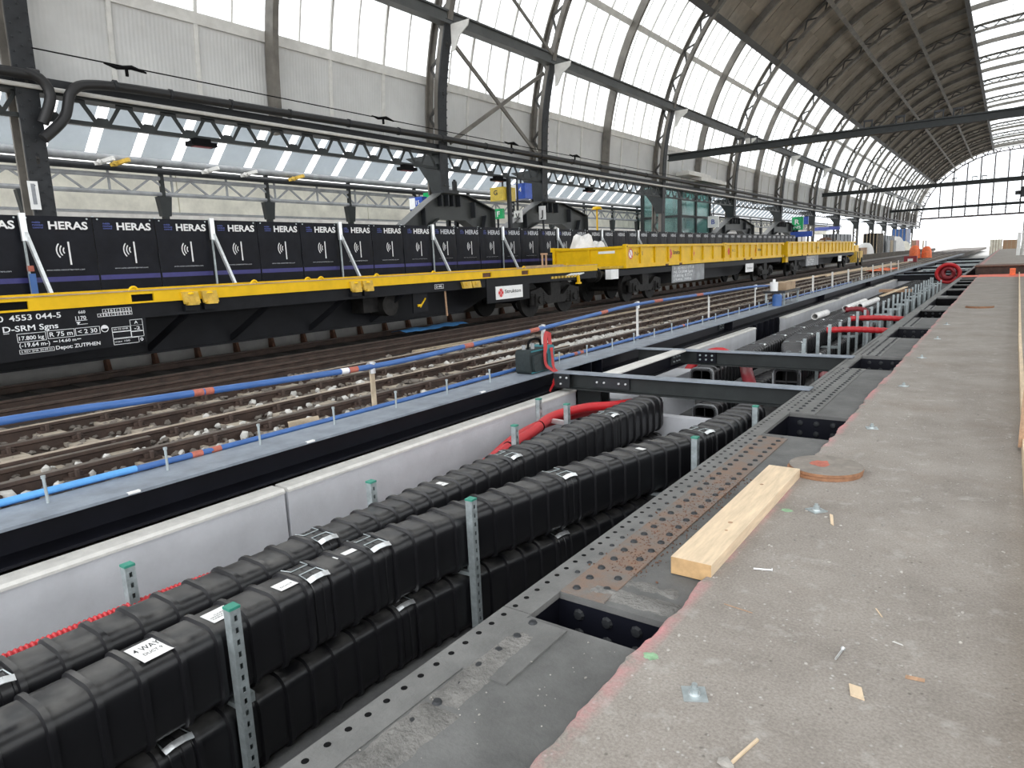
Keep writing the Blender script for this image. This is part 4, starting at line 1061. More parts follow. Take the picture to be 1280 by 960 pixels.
for k, y in enumerate(PY):
    z = on_rp(y).z; m = 'wood_grey' if k == 0 else 'white_steel'
    o = MB().box(-5.715, -5.69, y - .028, y + .028, -.085, z - .01).build('post', m, pr)
    MB().tube([(-5.72, y - .03, z), (-5.72, y + .06, z)], .042, 10).cyl((-5.69, y, z - .08), (-5.69, y, z + .05), .034, 10).build('coupler', 'galv_bright' if k != 3 else 'rubber', o)
for k in range(8):
    y = 26.5 + 3.4 * k
    tag(MB().bar((-5.66, y, 0), (-5.70, y + .12, .62), .06, .06).build('railing_post', 'white_steel', None, at=(-5.66, y, 0)), 'bare pale railing post beyond the blue pipe, %s of the row' % nth(k), 'post', 'bare railing posts')
bh = thing('blue_hose', 'blue hose with red bands lying on the edge beam flange', 'hose', (-5.66, 5, 0))
hp = catmull([(-5.67, -3, .03), (-5.655, 1.5, .03), (-5.63, 2.6, .03), (-5.66, 3.6, .012), (-5.67, 5.5, .01), (-5.66, 7.4, .03), (-5.66, 12, .034), (-5.67, 20, .034), (-5.67, 34, .034)], .25)
MB().tube(hp, .027, 10).build('hose_run', 'blue_pipe', bh)
MB().tube([p + Vector((0, 0, .004)) for p in hp if 1.2 < p.y < 2.6], .0285, 10).build('hose_sleeve', 'blue_light', bh)
for y in (3.02, 3.2, 9.55, 9.75, 14.2):
    p = min(hp, key=lambda p: abs(p.y - y)); q = min(hp, key=lambda p: abs(p.y - y - .5)); d = (q - p).normalized(); p = p + d * (y - p.y)
    MB().tube([p - d * .05, p + d * .05], .029, 10).build('tape_band', 'tape_red', bh)

# ---- tool bag with red strap, on the edge beam by the first railing coupler
tb = thing('tool_bag', 'black and teal tool bag sitting on the edge beam by the blue pipe', 'bag', (-5.40, 8.0, 0))
def rbox(m, x0, x1, y0, y1, z0, z1, r):
    w, h = y1 - y0, z1 - z0; m.prism([((y0 + y1) / 2 + p[0], (z0 + z1) / 2 + p[1]) for p in rrect(w, h, r, 4)], 'x', x0, x1); return m
rbox(MB(), -5.52, -5.28, 7.68, 8.30, .0, .34, .06).build('body', 'bag_black', tb)
rbox(MB(), -5.285, -5.235, 7.74, 8.08, .03, .27, .04).build('front_pocket', 'bag_black', tb)
for y0, y1, z0, z1 in ((7.68, 8.30, .012, .03), (7.68, 8.30, .31, .33)): MB().box(-5.525, -5.272, y0 + .04, y1 - .04, z0, z1).build('piping', 'teal', tb)
rbox(MB(), -5.53, -5.27, 8.10, 8.31, .02, .36, .05).build('side_pocket', 'teal', tb)
MB().tube(catmull([(-5.40, 7.82, .33), (-5.40, 7.86, .44), (-5.40, 8.0, .47), (-5.40, 8.12, .44), (-5.40, 8.16, .33)], .03), .018, 8).build('handle', 'black', tb)
MB().cyl((-5.36, 7.88, .33), (-5.36, 7.88, .42), .03, 10).cyl((-5.44, 7.78, .33), (-5.44, 7.78, .40), .03, 10).build('tool', 'grey_thing', tb)
def ribbon(path, w, th=.004, side=(0, 1, 0)):
    P = catmull(path, .03); m = MB()
    for a, b in zip(P[:-1], P[1:]): m.bar(a, b, w, th, up=(b - a).normalized().cross(Vector((0, 1, 0))))
    return m
st = thing('lashing_strap', 'red lashing strap looped from the railing over the tool bag', 'strap', (-5.25, 8.1, 0))
ribbon([(-5.60, 8.64, .50), (-5.45, 8.36, .44), (-5.26, 8.06, .34), (-5.21, 7.96, .22), (-5.20, 7.98, .10), (-5.17, 8.06, .03), (-5.12, 8.10, -.03), (-5.115, 8.06, -.10), (-5.11, 8.00, -.16)], .06).build('strap_run', 'strap_red', st)
ribbon([(-5.60, 8.70, .48), (-5.44, 8.46, .38), (-5.25, 8.20, .30), (-5.22, 8.18, .16), (-5.18, 8.14, .04), (-5.12, 8.16, -.02)], .06).build('strap_run', 'strap_red', st)
ribbon([(-5.11, 8.06, -.13), (-5.11, 7.98, -.19), (-5.12, 7.92, -.26)], .05).build('strap_tail', 'red_hose', st)

# ---- trestle with cases on the edge beam far on
t = thing('trestle', 'dark low trestle standing on the edge beam far along', 'trestle', (-5.45, 21.3, 0))
MB().box(-5.75, -5.15, 20.6, 22.4, .34, .40).build('top', 'steel_dark', t)
for x in (-5.7, -5.2):
    for y in (20.7, 22.3): MB().box(x - .025, x + .025, y - .025, y + .025, 0, .34).build('leg', 'galv', t)
tag(rbox(MB(), -5.7, -5.2, 20.5, 20.85, .0, .26, .04).build('blue_case', 'sign_blue', None, at=(-5.45, 20.7, 0)) if False else MB().cyl((-5.30, 20.35, 0), (-5.30, 20.35, .30), .13, 14).cyl((-5.30, 20.35, .30), (-5.30, 20.35, .33), .10, 14).build('blue_drum', 'blue_pipe', None, at=(-5.3, 20.35, 0)), 'small blue drum standing in front of the trestle', 'drum')
tag(MB().cyl((-5.5, 20.75, .40), (-5.5, 20.75, .66), .11, 14).cyl((-5.5, 20.75, .66), (-5.5, 20.75, .74), .04, 10).build('canister', 'white_paint', None, at=(-5.5, 20.75, .4)), 'white canister standing on the trestle', 'canister')
o = MB().box(-5.72, -5.25, 21.1, 22.2, .40, .62).build('cardboard_box', 'crate', None, at=(-5.5, 21.6, .4)); tag(o, 'brown cardboard box lying on the trestle', 'box')
MB().box(-5.50, -5.46, 21.1, 22.2, .62, .623).build('tape', 'pine', o)
t = thing('red_box', 'small dark red box with white emblem standing on the track far off', 'box', (-7.0, 70, .077))
MB().box(-7.5, -6.5, 70, 70.5, .077, .60).build('body', 'red_dark', t); MB().box(-7.2, -6.8, 69.98, 70, .15, .38).build('emblem', 'letter_white', t)
for k in range(5): tag(MB().grid(lambda u, v, k=k: (-6.9 + u * 1.2, 46 + k * 1.1 + v * 1.0, .12 + .1 * mnoise.noise((u * 4 + k, v * 4, 3))), 6, 6).build('orange_netting', 'orange', None, at=(-6.4, 46 + k, .1)), 'piece of orange netting on the far sleepers, %s to the camera' % ORD[k], 'netting')

# ================================================================== WAGONS
XS = -9.9; WD = 2.75; XF = XS - WD; XC = XS - WD / 2
def bogie(parent, yc, name='bogie'):
    o = MB()
    for sx in (XS - .28, XF + .28):
        o.prism([(yc - 1.25, .78), (yc - .75, .86), (yc - .4, .62), (yc + .4, .62), (yc + .75, .86), (yc + 1.25, .78), (yc + 1.25, .64), (yc + .8, .66), (yc + .45, .40), (yc - .45, .40), (yc - .8, .66), (yc - 1.25, .64)], 'x', sx - .06, sx + .06)
        o.box(sx - .05, sx + .05, yc - .25, yc + .25, .6, .98)
    o.box(XF + .3, XS - .3, yc - .2, yc + .2, .5, .95)
    b = o.build(name, 'bogie', parent)
    for dy in (-.9, .9):
        w = MB()
        for sx in (-10.45, -11.95):
            w.cyl((sx - .06, yc + dy, .535), (sx + .06, yc + dy, .535), .46, 24).cyl((sx + .06, yc + dy, .535), (sx + .10, yc + dy, .535), .20, 16)
        w.cyl((-12.0, yc + dy, .535), (-10.4, yc + dy, .535), .09, 10); w.build('wheelset', 'bogie', b)
        a = MB()
        for sx, s in ((XS - .26, 1), (XF + .26, -1)):
            a.box(sx - .1, sx + .08, yc + dy - .17, yc + dy + .17, .38, .70); a.cyl((sx + s * .05, yc + dy, .535), (sx + s * .14, yc + dy, .535), .10, 12)
            for q in (-.27, .27):
                for hh in range(6): a.cyl((sx, yc + dy + q, .42 + hh * .052), (sx, yc + dy + q, .448 + hh * .052), .075, 10)
                a.cyl((sx, yc + dy + q, .40), (sx, yc + dy + q, .74), .05, 8)
        a.build('axle_box', 'bogie', b)
    return b
def buffers(parent, y, s):
    m = MB()
    for x in (XS - .5, XF + .5): m.cyl((x, y, 1.06), (x, y + s * .45, 1.06), .09, 12).cyl((x, y + s * .45, 1.06), (x, y + s * .52, 1.06), .22, 16)
    m.bar((XC, y, 1.0), (XC, y + s * .4, 0.95), .12, .14); m.build('buffer', 'bogie', parent)

fw = thing('flat_wagon', 'black flat wagon with yellow deck rail and white lettering, nearest on the train', 'wagon', (XC, 10, .08))
Y0, Y1 = -1.0, 18.15
for x0, x1, nm in ((XS - .16, XS, 'side_rail'), (XF, XF + .16, 'side_rail')):
    m = MB(); cuts = [Y0]
    pk = [(2.75, 3.405), (4.66, 4.97), (12.61, 12.95), (14.2, 14.52)]
    for a, b in pk:
        m.box(x0, x1, cuts[-1], a, 1.21, 1.385); m.box(x0, x1, a, b, 1.335, 1.385).box(x0, x1, a, b, 1.21, 1.235); cuts.append(b)
    m.box(x0, x1, cuts[-1], Y1, 1.21, 1.385)
    o = m.build(nm, 'yellow', fw)
    if x1 == XS:
        for a, b in pk: MB().box(XS - .17, XS - .03, a, b, 1.235, 1.335).build('fork_pocket', 'rust' if a > 9 else 'black', o)
        MB().box(XS - .16, XS + .012, Y0, Y1, 1.377, 1.392).build('deck_edge', 'deck_wood', o)
MB().box(XF + .16, XS - .16, Y0, Y1, 1.30, 1.345).build('deck', 'deck_wood', fw)
MB().box(XS - .14, XS - .05, Y0, Y1, 1.0, 1.21).box(XF + .05, XF + .14, Y0, Y1, 1.0, 1.21).build('sill', 'wagon_black', fw)
MB().prism([(Y0, 1.2), (Y1, 1.2), (Y1, .95), (14.4, .9), (12.8, .42), (3.0, .42), (1.0, .9), (Y0, .95)], 'x', XC - .55, XC - .50).prism([(Y0, 1.2), (Y1, 1.2), (Y1, .95), (14.4, .9), (12.8, .42), (3.0, .42), (1.0, .9), (Y0, .95)], 'x', XC + .50, XC + .55).box(XC - .6, XC + .6, 3, 12.8, .40, .43).build('centre_girder', 'wagon_black', fw)
for y in (5.2, 6.6, 8.25, 9.8): MB().bar((XS - .1, y + .33, 1.05), (XC + .55, y, .48), .10, .03, up=(0, 1, 0)).build('strut', 'wagon_black', fw)
pl = MB().prism([(Y0, 1.21), (4.84, 1.21), (4.82, .655), (4.2, .64), (3.0, .60), (Y0, .60)], 'x', XS - .06, XS - .045).build('inscription_plate', 'wagon_black', fw)
XT = XS - .043
def side_text(s, y, z, h, w, par, m='letter_white', bold=.012): text_on(s, m, par, (XT, y, z), h, w, bold=bold)
def frame(y0, y1, z0, z1, par, t=.008):
    MB().box(XT, XT + .002, y0, y1, z0, z0 + t).box(XT, XT + .002, y0, y1, z1 - t, z1).box(XT, XT + .002, y0, y0 + t, z0, z1).box(XT, XT + .002, y1 - t, y1, z0, z1).build('lettering_frame', 'letter_white', par)
side_text('31', 2.84, 1.10, .070, .11, pl); side_text('80', 3.0, 1.10, .070, .13, pl); side_text('4553 044-5', 3.19, 1.10, .070, .575, pl)
side_text('NL', 2.93, .968, .070, .11, pl); side_text('D-SRM Sgns', 3.105, .968, .070, .61, pl)
MB().box(XT, XT + .002, 3.105, 3.165, .948, .955).build('underline', 'letter_white', pl)
side_text('17.800 kg', 3.26, .855, .048, .275, pl); frame(3.24, 3.56, .828, .938, pl, .006)
side_text('R 75 m', 3.60, .862, .058, .27, pl); frame(3.575, 3.895, .838, .944, pl, .006)
side_text('< 2 30', 3.935, .865, .056, .24, pl); frame(3.905, 4.21, .842, .944, pl, .006)
side_text('(-19.64 m-)', 3.25, .766, .052, .34, pl); side_text('14.60 m', 3.70, .780, .038, .20, pl)
MB().bar((XT, 3.63, .798), (XT, 3.68, .798), .010, .002, up=(1, 0, 0)).bar((XT, 3.91, .80), (XT, 3.96, .80), .010, .002, up=(1, 0, 0)).build('lettering_arrow', 'letter_white', pl)
side_text('Depot: ZUTPHEN', 3.65, .692, .048, .54, pl); side_text('6 REV SMR 20.09.22', 3.26, .698, .026, .35, pl, bold=0); frame(3.24, 3.63, .683, .736, pl, .005)
side_text('660', 3.975, 1.130, .038, .085, pl); side_text('1170', 3.93, 1.048, .048, .13, pl)
MB().box(XT, XT + .002, 3.925, 4.07, 1.036, 1.042).prism([(3.93, 1.02), (3.985, 1.02), (3.957, .99)], 'x', XT, XT + .002).box(XT, XT + .002, 3.94, 4.07, .985, .991).build('lettering_arrow', 'letter_white', pl)
m = MB()
for k in range(28):
    a = 2 * math.pi * k / 28; b = 2 * math.pi * (k + 1) / 28
    q = lambda r, t: (XT + .001, 4.272 + r * math.cos(t), .902 + r * math.sin(t))
    m.add([q(.040, a), q(.049, a), q(.049, b), q(.040, b)], [(0, 1, 2, 3)])
    if 0 <= a < math.pi - .01: m.add([(XT + .001, 4.272, .902), q(.042, a), q(.042, b)], [(0, 1, 2)])
m.build('lettering_ring', 'letter_white', pl)
for y0, y1, z0, z1 in ((4.61, 4.785, .905, .99), (4.61, 4.785, .825, .91), (4.36, 4.61, .84, .905), (4.36, 4.61, .75, .84), (4.61, 4.785, .745, .825), (4.36, 4.785, .663, .745), (4.70, 4.785, .663, .745)): frame(y0, y1, z0, z1, pl, .006)
side_text('A', 4.67, .93, .04, .05, pl); side_text('-2', 4.66, .845, .045, .08, pl); side_text('0', 4.725, .682, .045, .04, pl); side_text('20-25 SMR', 4.38, .865, .022, .20, pl, bold=0); side_text('max 100', 4.38, .695, .022, .20, pl, bold=0)
for k in range(6): frame(4.205 + k * .076, 4.281 + k * .076, 1.062, 1.108, pl, .005); side_text('ABCDSS'[k], 4.23 + k * .076, 1.071, .028, .03, pl)
for k in range(5): frame(4.275 + k * .077, 4.352 + k * .077, 1.110, 1.165, pl, .005); side_text('ABCDS'[k], 4.30 + k * .077, 1.122, .030, .03, pl)
# plate with the white board
sp = MB().prism([(12.78, 1.21), (14.58, 1.21), (14.56, .63), (14.2, .61), (12.78, .61)], 'x', XS - .05, XS - .03).build('board_plate', 'wagon_black', fw)
wb = MB().box(XS - .03, XS - .012, 13.12, 14.235, .682, .995).build('white_board', 'white_paint', sp); tag(wb, 'white board with red emblem')
text_on('Strukton', 'letter_black', sp, (XS - .010, 13.47, .82), .085, .68, bold=.02)
def emblem(parent, x, y, z, r):
    m = MB()
    for k in range(4):
        a = math.pi / 4 + k * math.pi / 2
        c = (y + r * .55 * math.cos(a + math.pi / 4), z + r * .55 * math.sin(a + math.pi / 4))
        m.prism([(c[0] + r * .48 * math.cos(t), c[1] + r * .48 * math.sin(t)) for t in [k2 * math.pi / 2 for k2 in range(4)]][::-1], 'x', x, x + .003)
    for k in range(14):
        a, b = 2 * math.pi * k / 14, 2 * math.pi * (k + .8) / 14
        m.add([(x + .001, y + r * .86 * math.cos(a), z + r * .86 * math.sin(a)), (x + .001, y + r * 1.0 * math.cos(a), z + r * 1.0 * math.sin(a)), (x + .001, y + r * 1.0 * math.cos(b), z + r * 1.0 * math.sin(b)), (x + .001, y + r * .86 * math.cos(b), z + r * .86 * math.sin(b))], [(0, 1, 2, 3)])
    return m.build('emblem', 'red_logo', parent)
emblem(sp, XS - .011, 13.31, .84, .105)
# twist locks, ring eyes
def clamp(y, fold):
    if fold:
        o = MB().prism([(y - .13, 1.33), (y + .11, 1.33), (y + .14, 1.15), (y - .10, 1.15)], 'x', XS + .0, XS + .05).box(XS, XS + .10, y - .07, y + .09, 1.13, 1.18).build('container_clamp', 'yellow_dirty', fw)
        MB().add(*(lambda d: ([(v[0] + XS + .03, v[1] + y, v[2] + 1.29) for v in d[0]], d[1]))(_dome(.06, 10))).build('locking_cone', 'yellow', o)
        MB().box(XS - .03, XS + .03, y - .10, y + .13, 1.05, 1.13).build('hinge', 'wagon_black', o)
    else:
        o = MB().prism([(y - .16, 1.17), (y + .14, 1.17), (y + .18, 1.02), (y - .10, 1.02)], 'x', XS - .04, XS + .03).box(XS, XS + .07, y - .05, y + .05, 1.08, 1.15).build('container_clamp', 'yellow_dirty', fw)
    return o
clamp(5.50, True); clamp(5.80, True); clamp(8.72, True); clamp(9.02, True); clamp(12.0, False); clamp(12.33, False)
def ring(m, x, y, z, r, t):
    P = [(x, y + r * math.cos(a), z + r * math.sin(a)) for a in [math.pi * j / 10 for j in range(11)]]; return m.tube(P, t, 8)
for y in (4.75, 6.68, 7.75, 8.04, 9.39, 11.04, 14.45, 16.6): ring(MB(), XS - .10, y, 1.385, .055, .017).build('ring_eye', 'yellow', fw)
o = MB().cyl((XS - .75, 9.9, .80), (XS - .30, 9.9, .80), .22, 20).build('brake_cylinder', 'bogie', fw)
MB().box(XS - .8, XS - .45, 9.3, 9.7, .68, .98).build('brake_box', 'bogie', fw)
MB().prism([(10.43, 1.0), (10.88, 1.0), (10.88, .60), (10.42, .59)], 'x', XS - .20, XS - .17).build('equipment_plate', 'wagon_black', fw)
MB().bar((XS - .16, 10.62, .70), (XS - .16, 10.80, .88), .02, .025).bar((XS - .16, 10.55, .74), (XS - .16, 10.66, .74), .03, .05).build('brake_lever', 'yellow', fw)
MB().bar((XS - .1, 11.36, 1.2), (XS - .1, 11.40, .45), .03, .03).build('step_rod', 'wood_red', fw)
side_text('D-ML', 11.02, 1.085, .05, .22, fw); frame(10.98, 11.27, 1.06, 1.155, fw, .007)
MB().box(XT, XT + .003, 9.08, 9.25, 1.30, 1.375).build('label', 'letter_white', fw)
m = MB()
for k in range(9): m.box(XS - .10, XS - .02, 15.65 + k * .17, 15.74 + k * .17, 1.07, 1.13)
m.build('striped_bar', 'yellow_dirty', fw)
m = MB()
for k in range(6): m.bar((XS - .1, 16.3 + k * .13, 1.09), (XS - .02, 16.7 + k * .13, 1.17), .05, .03)
m.build('striped_handle', 'letter_white', fw)
MB().bar((XS, 17.0, 1.1), (XS, 17.03, .90), .08, .06).box(XS - .04, XS + .04, 16.92, 17.12, .87, .92).build('handle', 'yellow', fw)
bogie(fw, 16.15); bogie(fw, 1.2); buffers(fw, Y1, 1)
tag(MB().box(XF + .7, XS - .6, 16.9, 17.9, 1.345, 1.40).box(XF + .9, XS - .9, 17.0, 17.7, 1.40, 1.43).build('plank_stack', 'deck_wood', None, at=(XC, 17.4, 1.345)), 'low stack of boards lying at the end of the flat wagon deck', 'boards')
o = tag(MB().bar((XS - .9, 16.55, 1.345), (XS - .9, 16.55, 1.75), .04, .04).bar((XS - .9, 16.75, 1.345), (XS - .9, 16.75, 1.75), .04, .04).bar((XS - .9, 16.5, 1.75), (XS - .9, 16.8, 1.75), .05, .05).build('stanchion', 'wood_red', None, at=(XS - .9, 16.6, 1.345)), 'small rusty stanchion standing on the flat wagon near the yellow container', 'stanchion')

def open_container(name, label, y0, y1, ribs, top=1.96, bot=1.24):
    t = thing(name, label, 'container', (XC, (y0 + y1) / 2, bot), 'yellow open-top containers')
    x1, x0 = XS, XF
    MB().box(x1 - .09, x1 - .06, y0 + .1, y1 - .1, bot, top).build('side_wall', 'yellow', t)
    MB().box(x0 + .06, x0 + .09, y0 + .1, y1 - .1, bot, top).build('side_wall', 'yellow', t)
    e = MB().box(x0 + .1, x1 - .1, y0 + .06, y0 + .09, bot, top - .06).build('end_wall', 'yellow', t)
    MB().box(x0 + .1, x1 - .1, y1 - .09, y1 - .06, bot, top - .06).build('end_wall', 'yellow', t)
    MB().box(x0 + .06, x1 - .06, y0, y1, bot - .02, bot + .05).build('floor', 'yellow_dirty', t)
    MB().box(x1 - .12, x1 + .01, y0, y1, top - .08, top).box(x0 - .01, x0 + .12, y0, y1, top - .08, top).box(x0, x1, y0, y0 + .12, top - .11, top - .04).box(x0, x1, y1 - .12, y1, top - .11, top - .04).build('top_rail', 'yellow', t)
    MB().box(x1 - .12, x1 - .01, y0, y1, bot - .03, bot + .10).box(x0 + .01, x0 + .12, y0, y1, bot - .03, bot + .10).box(x0, x1, y0 + .01, y0 + .12, bot - .03, bot + .12).build('bottom_rail', 'yellow', t)
    rm = MB().box(-.05, .0, -.045, .045, 0, top - bot - .1).mesh('rib', 'yellow')
    for k in range(1, ribs): inst('rib', rm, t, (x1 - .005, lerp(y0, y1, k / ribs), bot + .06))
    er = MB().box(-.05, .05, -.05, .0, 0, top - bot - .2).mesh('end_rib', 'yellow')
    for u in (.5,): inst('end_rib', er, t, (lerp(x0, x1, u), y0 + .06, bot + .1))
    for x in (x0, x1):
        for y in (y0, y1):
            for z in (bot - .03, top - .13):
                c = MB().box(x - .08, x + .02, y - .02, y + .13, z, z + .14).build('corner_casting', 'yellow', t)
        MB().box(x - .08 if x == x1 else x - .01, x + .012 if x == x1 else x + .09, y0 - .01, y0 + .12, bot, top).build('corner_post', 'yellow', t)
    if x1: MB().box(x1 + .02, x1 + .022, y0 + .03, y0 + .08, top - .09, top - .04).build('casting_hole', 'black', t)
    for k in (2, 3): MB().box(x1 - .02, x1 + .004, lerp(y0, y1, (k + .0) / ribs * 1.1) + .6, lerp(y0, y1, k / ribs * 1.1) + .85, bot - .03, bot + .03).build('fork_pocket', 'rust', t)
    return t
c1 = open_container('open_container', 'yellow open-top steel container next to the flat wagon, white sacks behind its rim', 20.05, 29.35, 8)
text_on('Nr. 1', 'letter_black', c1, (XS - .055, 21.05 - .25, 1.60), .13, .60)
m = MB().cyl((XS - .06, 20.50, 1.66), (XS - .056, 20.50, 1.66), .17, 20).build('sign_disc', 'white_paint', c1)
b = MB()
for k in range(24):
    a, a2 = 2 * math.pi * k / 24, 2 * math.pi * (k + 1) / 24; q = lambda r, t: (XS - .053, 20.50 + r * math.cos(t), 1.66 + r * math.sin(t)); b.add([q(.13, a), q(.17, a), q(.17, a2), q(.13, a2)], [(0, 1, 2, 3)])
b.bar((XS - .054, 20.42, 1.75), (XS - .054, 20.58, 1.57), .003, .03).build('sign_ring', 'red_logo', c1)
emblem(c1, XS - .058, 23.75, 1.62, .17); text_on('Strukton', 'letter_black', c1, (XS - .055, 24.0, 1.60), .14, .72, bold=.02)
emblem(c1, XS - .058, 26.0, 1.60, .14)
MB().box(XC + .35, XC + .95, 20.105, 20.11, 1.70, 1.78).build('label', 'white_paint', c1)
c2 = open_container('open_container', 'second yellow open-top container, directly behind the one with the sacks', 29.5, 38.9, 10, top=1.98)
emblem(c2, XS - .058, 30.2, 1.62, .15); emblem(c2, XS - .058, 34.2, 1.62, .15); text_on('Strukton', 'letter_black', c2, (XS - .055, 34.5, 1.60), .12, .62, bold=.02); text_on('Nr. 2', 'letter_black', c2, (XS - .055, 30.6, 1.60), .12, .5)
c3 = open_container('open_container', 'third and farthest yellow open-top container with many close ribs', 39.9, 60.5, 17, top=2.03)
text_on('Strukton', 'letter_black', c3, (XS - .055, 47.0, 1.60), .14, .8, bold=.02)
def under_wagon(label, y0, y1, bl):
    t = thing('container_wagon', label, 'wagon', (XC, (y0 + y1) / 2, .08))
    MB().box(XS - .3, XS - .15, y0, y1, .98, 1.18).box(XF + .15, XF + .3, y0, y1, .98, 1.18).build('sill', 'wagon_black', t)
    MB().prism([(y0, 1.18), (y1, 1.18), (y1, .95), (y1 - 4, .9), (y1 - 5, .5), (y0 + 5, .5), (y0 + 4, .9), (y0, .95)], 'x', XC - .5, XC + .5).build('centre_girder', 'wagon_black', t)
    bogie(t, y0 + 2.6); bogie(t, y1 - 2.6); buffers(t, y0, -1); buffers(t, y1, 1)
    p = MB().box(XS - .16, XS - .13, y0 + 4.7, y0 + 8.0, .55, 1.18).build('inscription_plate', 'grey_thing', t)
    for k, s_ in enumerate(('31 80 4553 071-8', 'NL D-SRM Sgns', '17.800 kg  R 75 m', '-19.64 m-  14.60 m')): text_on(s_, 'letter_white', p, (XS - .128, y0 + 4.85, 1.03 - k * .14), .10, 2.0 - .1 * k, bold=.01)
    MB().box(XS - .15, XS - .13, y1 - 6.2, y1 - 5.0, .62, 1.02).build('white_board', 'white_paint', t)
    text_on('Strukton', 'letter_black', t, (XS - .125, y1 - 6.0, .76), .10, .8)
    MB().box(XS - .32, XS - .12, y0 - .15, y0 + .35, .90, 1.20).build('end_plate', 'white_paint' if bl else 'yellow', t)
    return t
under_wagon('black container wagon under the two nearer yellow containers', 19.4, 39.1, True)
under_wagon('black container wagon under the farthest yellow container', 40.2, 60.9, False)
for k, (x, y, s) in enumerate(((XC - .75, 21.0, .50), (XC - .75, 22.1, .36))):
    def fn(u, v, x=x, y=y, s=s):
        a = u * 2 * math.pi; r = math.sin(min(1, v * 1.25) * math.pi / 2 if v < .8 else math.pi / 2 * (1 - (v - .8) * 5)) if False else math.cos(v * math.pi / 2) ** .6
        n = 1 + .2 * mnoise.noise((math.cos(a) * 2 + k, math.sin(a) * 2, v * 3))
        return (x + s * r * n * math.cos(a), y + s * r * n * math.sin(a), 1.30 + (.98 if k == 0 else .82) * math.sin(v * math.pi / 2) * n)
    o = MB().grid(fn, 20, 8).build('sack', 'canvas_white', None, at=(x, y, 1.28)); tag(o, ['big white sack heaped inside the nearest yellow container', 'smaller white sack behind the big one in the yellow container'][k], 'sack')
t = thing('yellow_machine', 'yellow low rail machine standing beyond the last container wagon', 'machine', (XC, 63, .1))
MB().box(XS - 1.6, XS - .1, 61.9, 64.8, .35, 1.25).build('body', 'yellow_dirty', t); MB().box(XS - 1.3, XS - .3, 62.3, 64.0, 1.25, 1.75).build('cab', 'yellow', t)
for y in (62.5, 64.2): MB().cyl((XS - .2, y, .40), (XS - .05, y, .40), .33, 16).build('wheel', 'bogie', t)
MB().box(XS - .1, XS - .08, 62.2, 62.5, .5, 1.2).box(XS - .1, XS - .08, 63.2, 63.4, .5, 1.2).build('stripe', 'bogie', t)

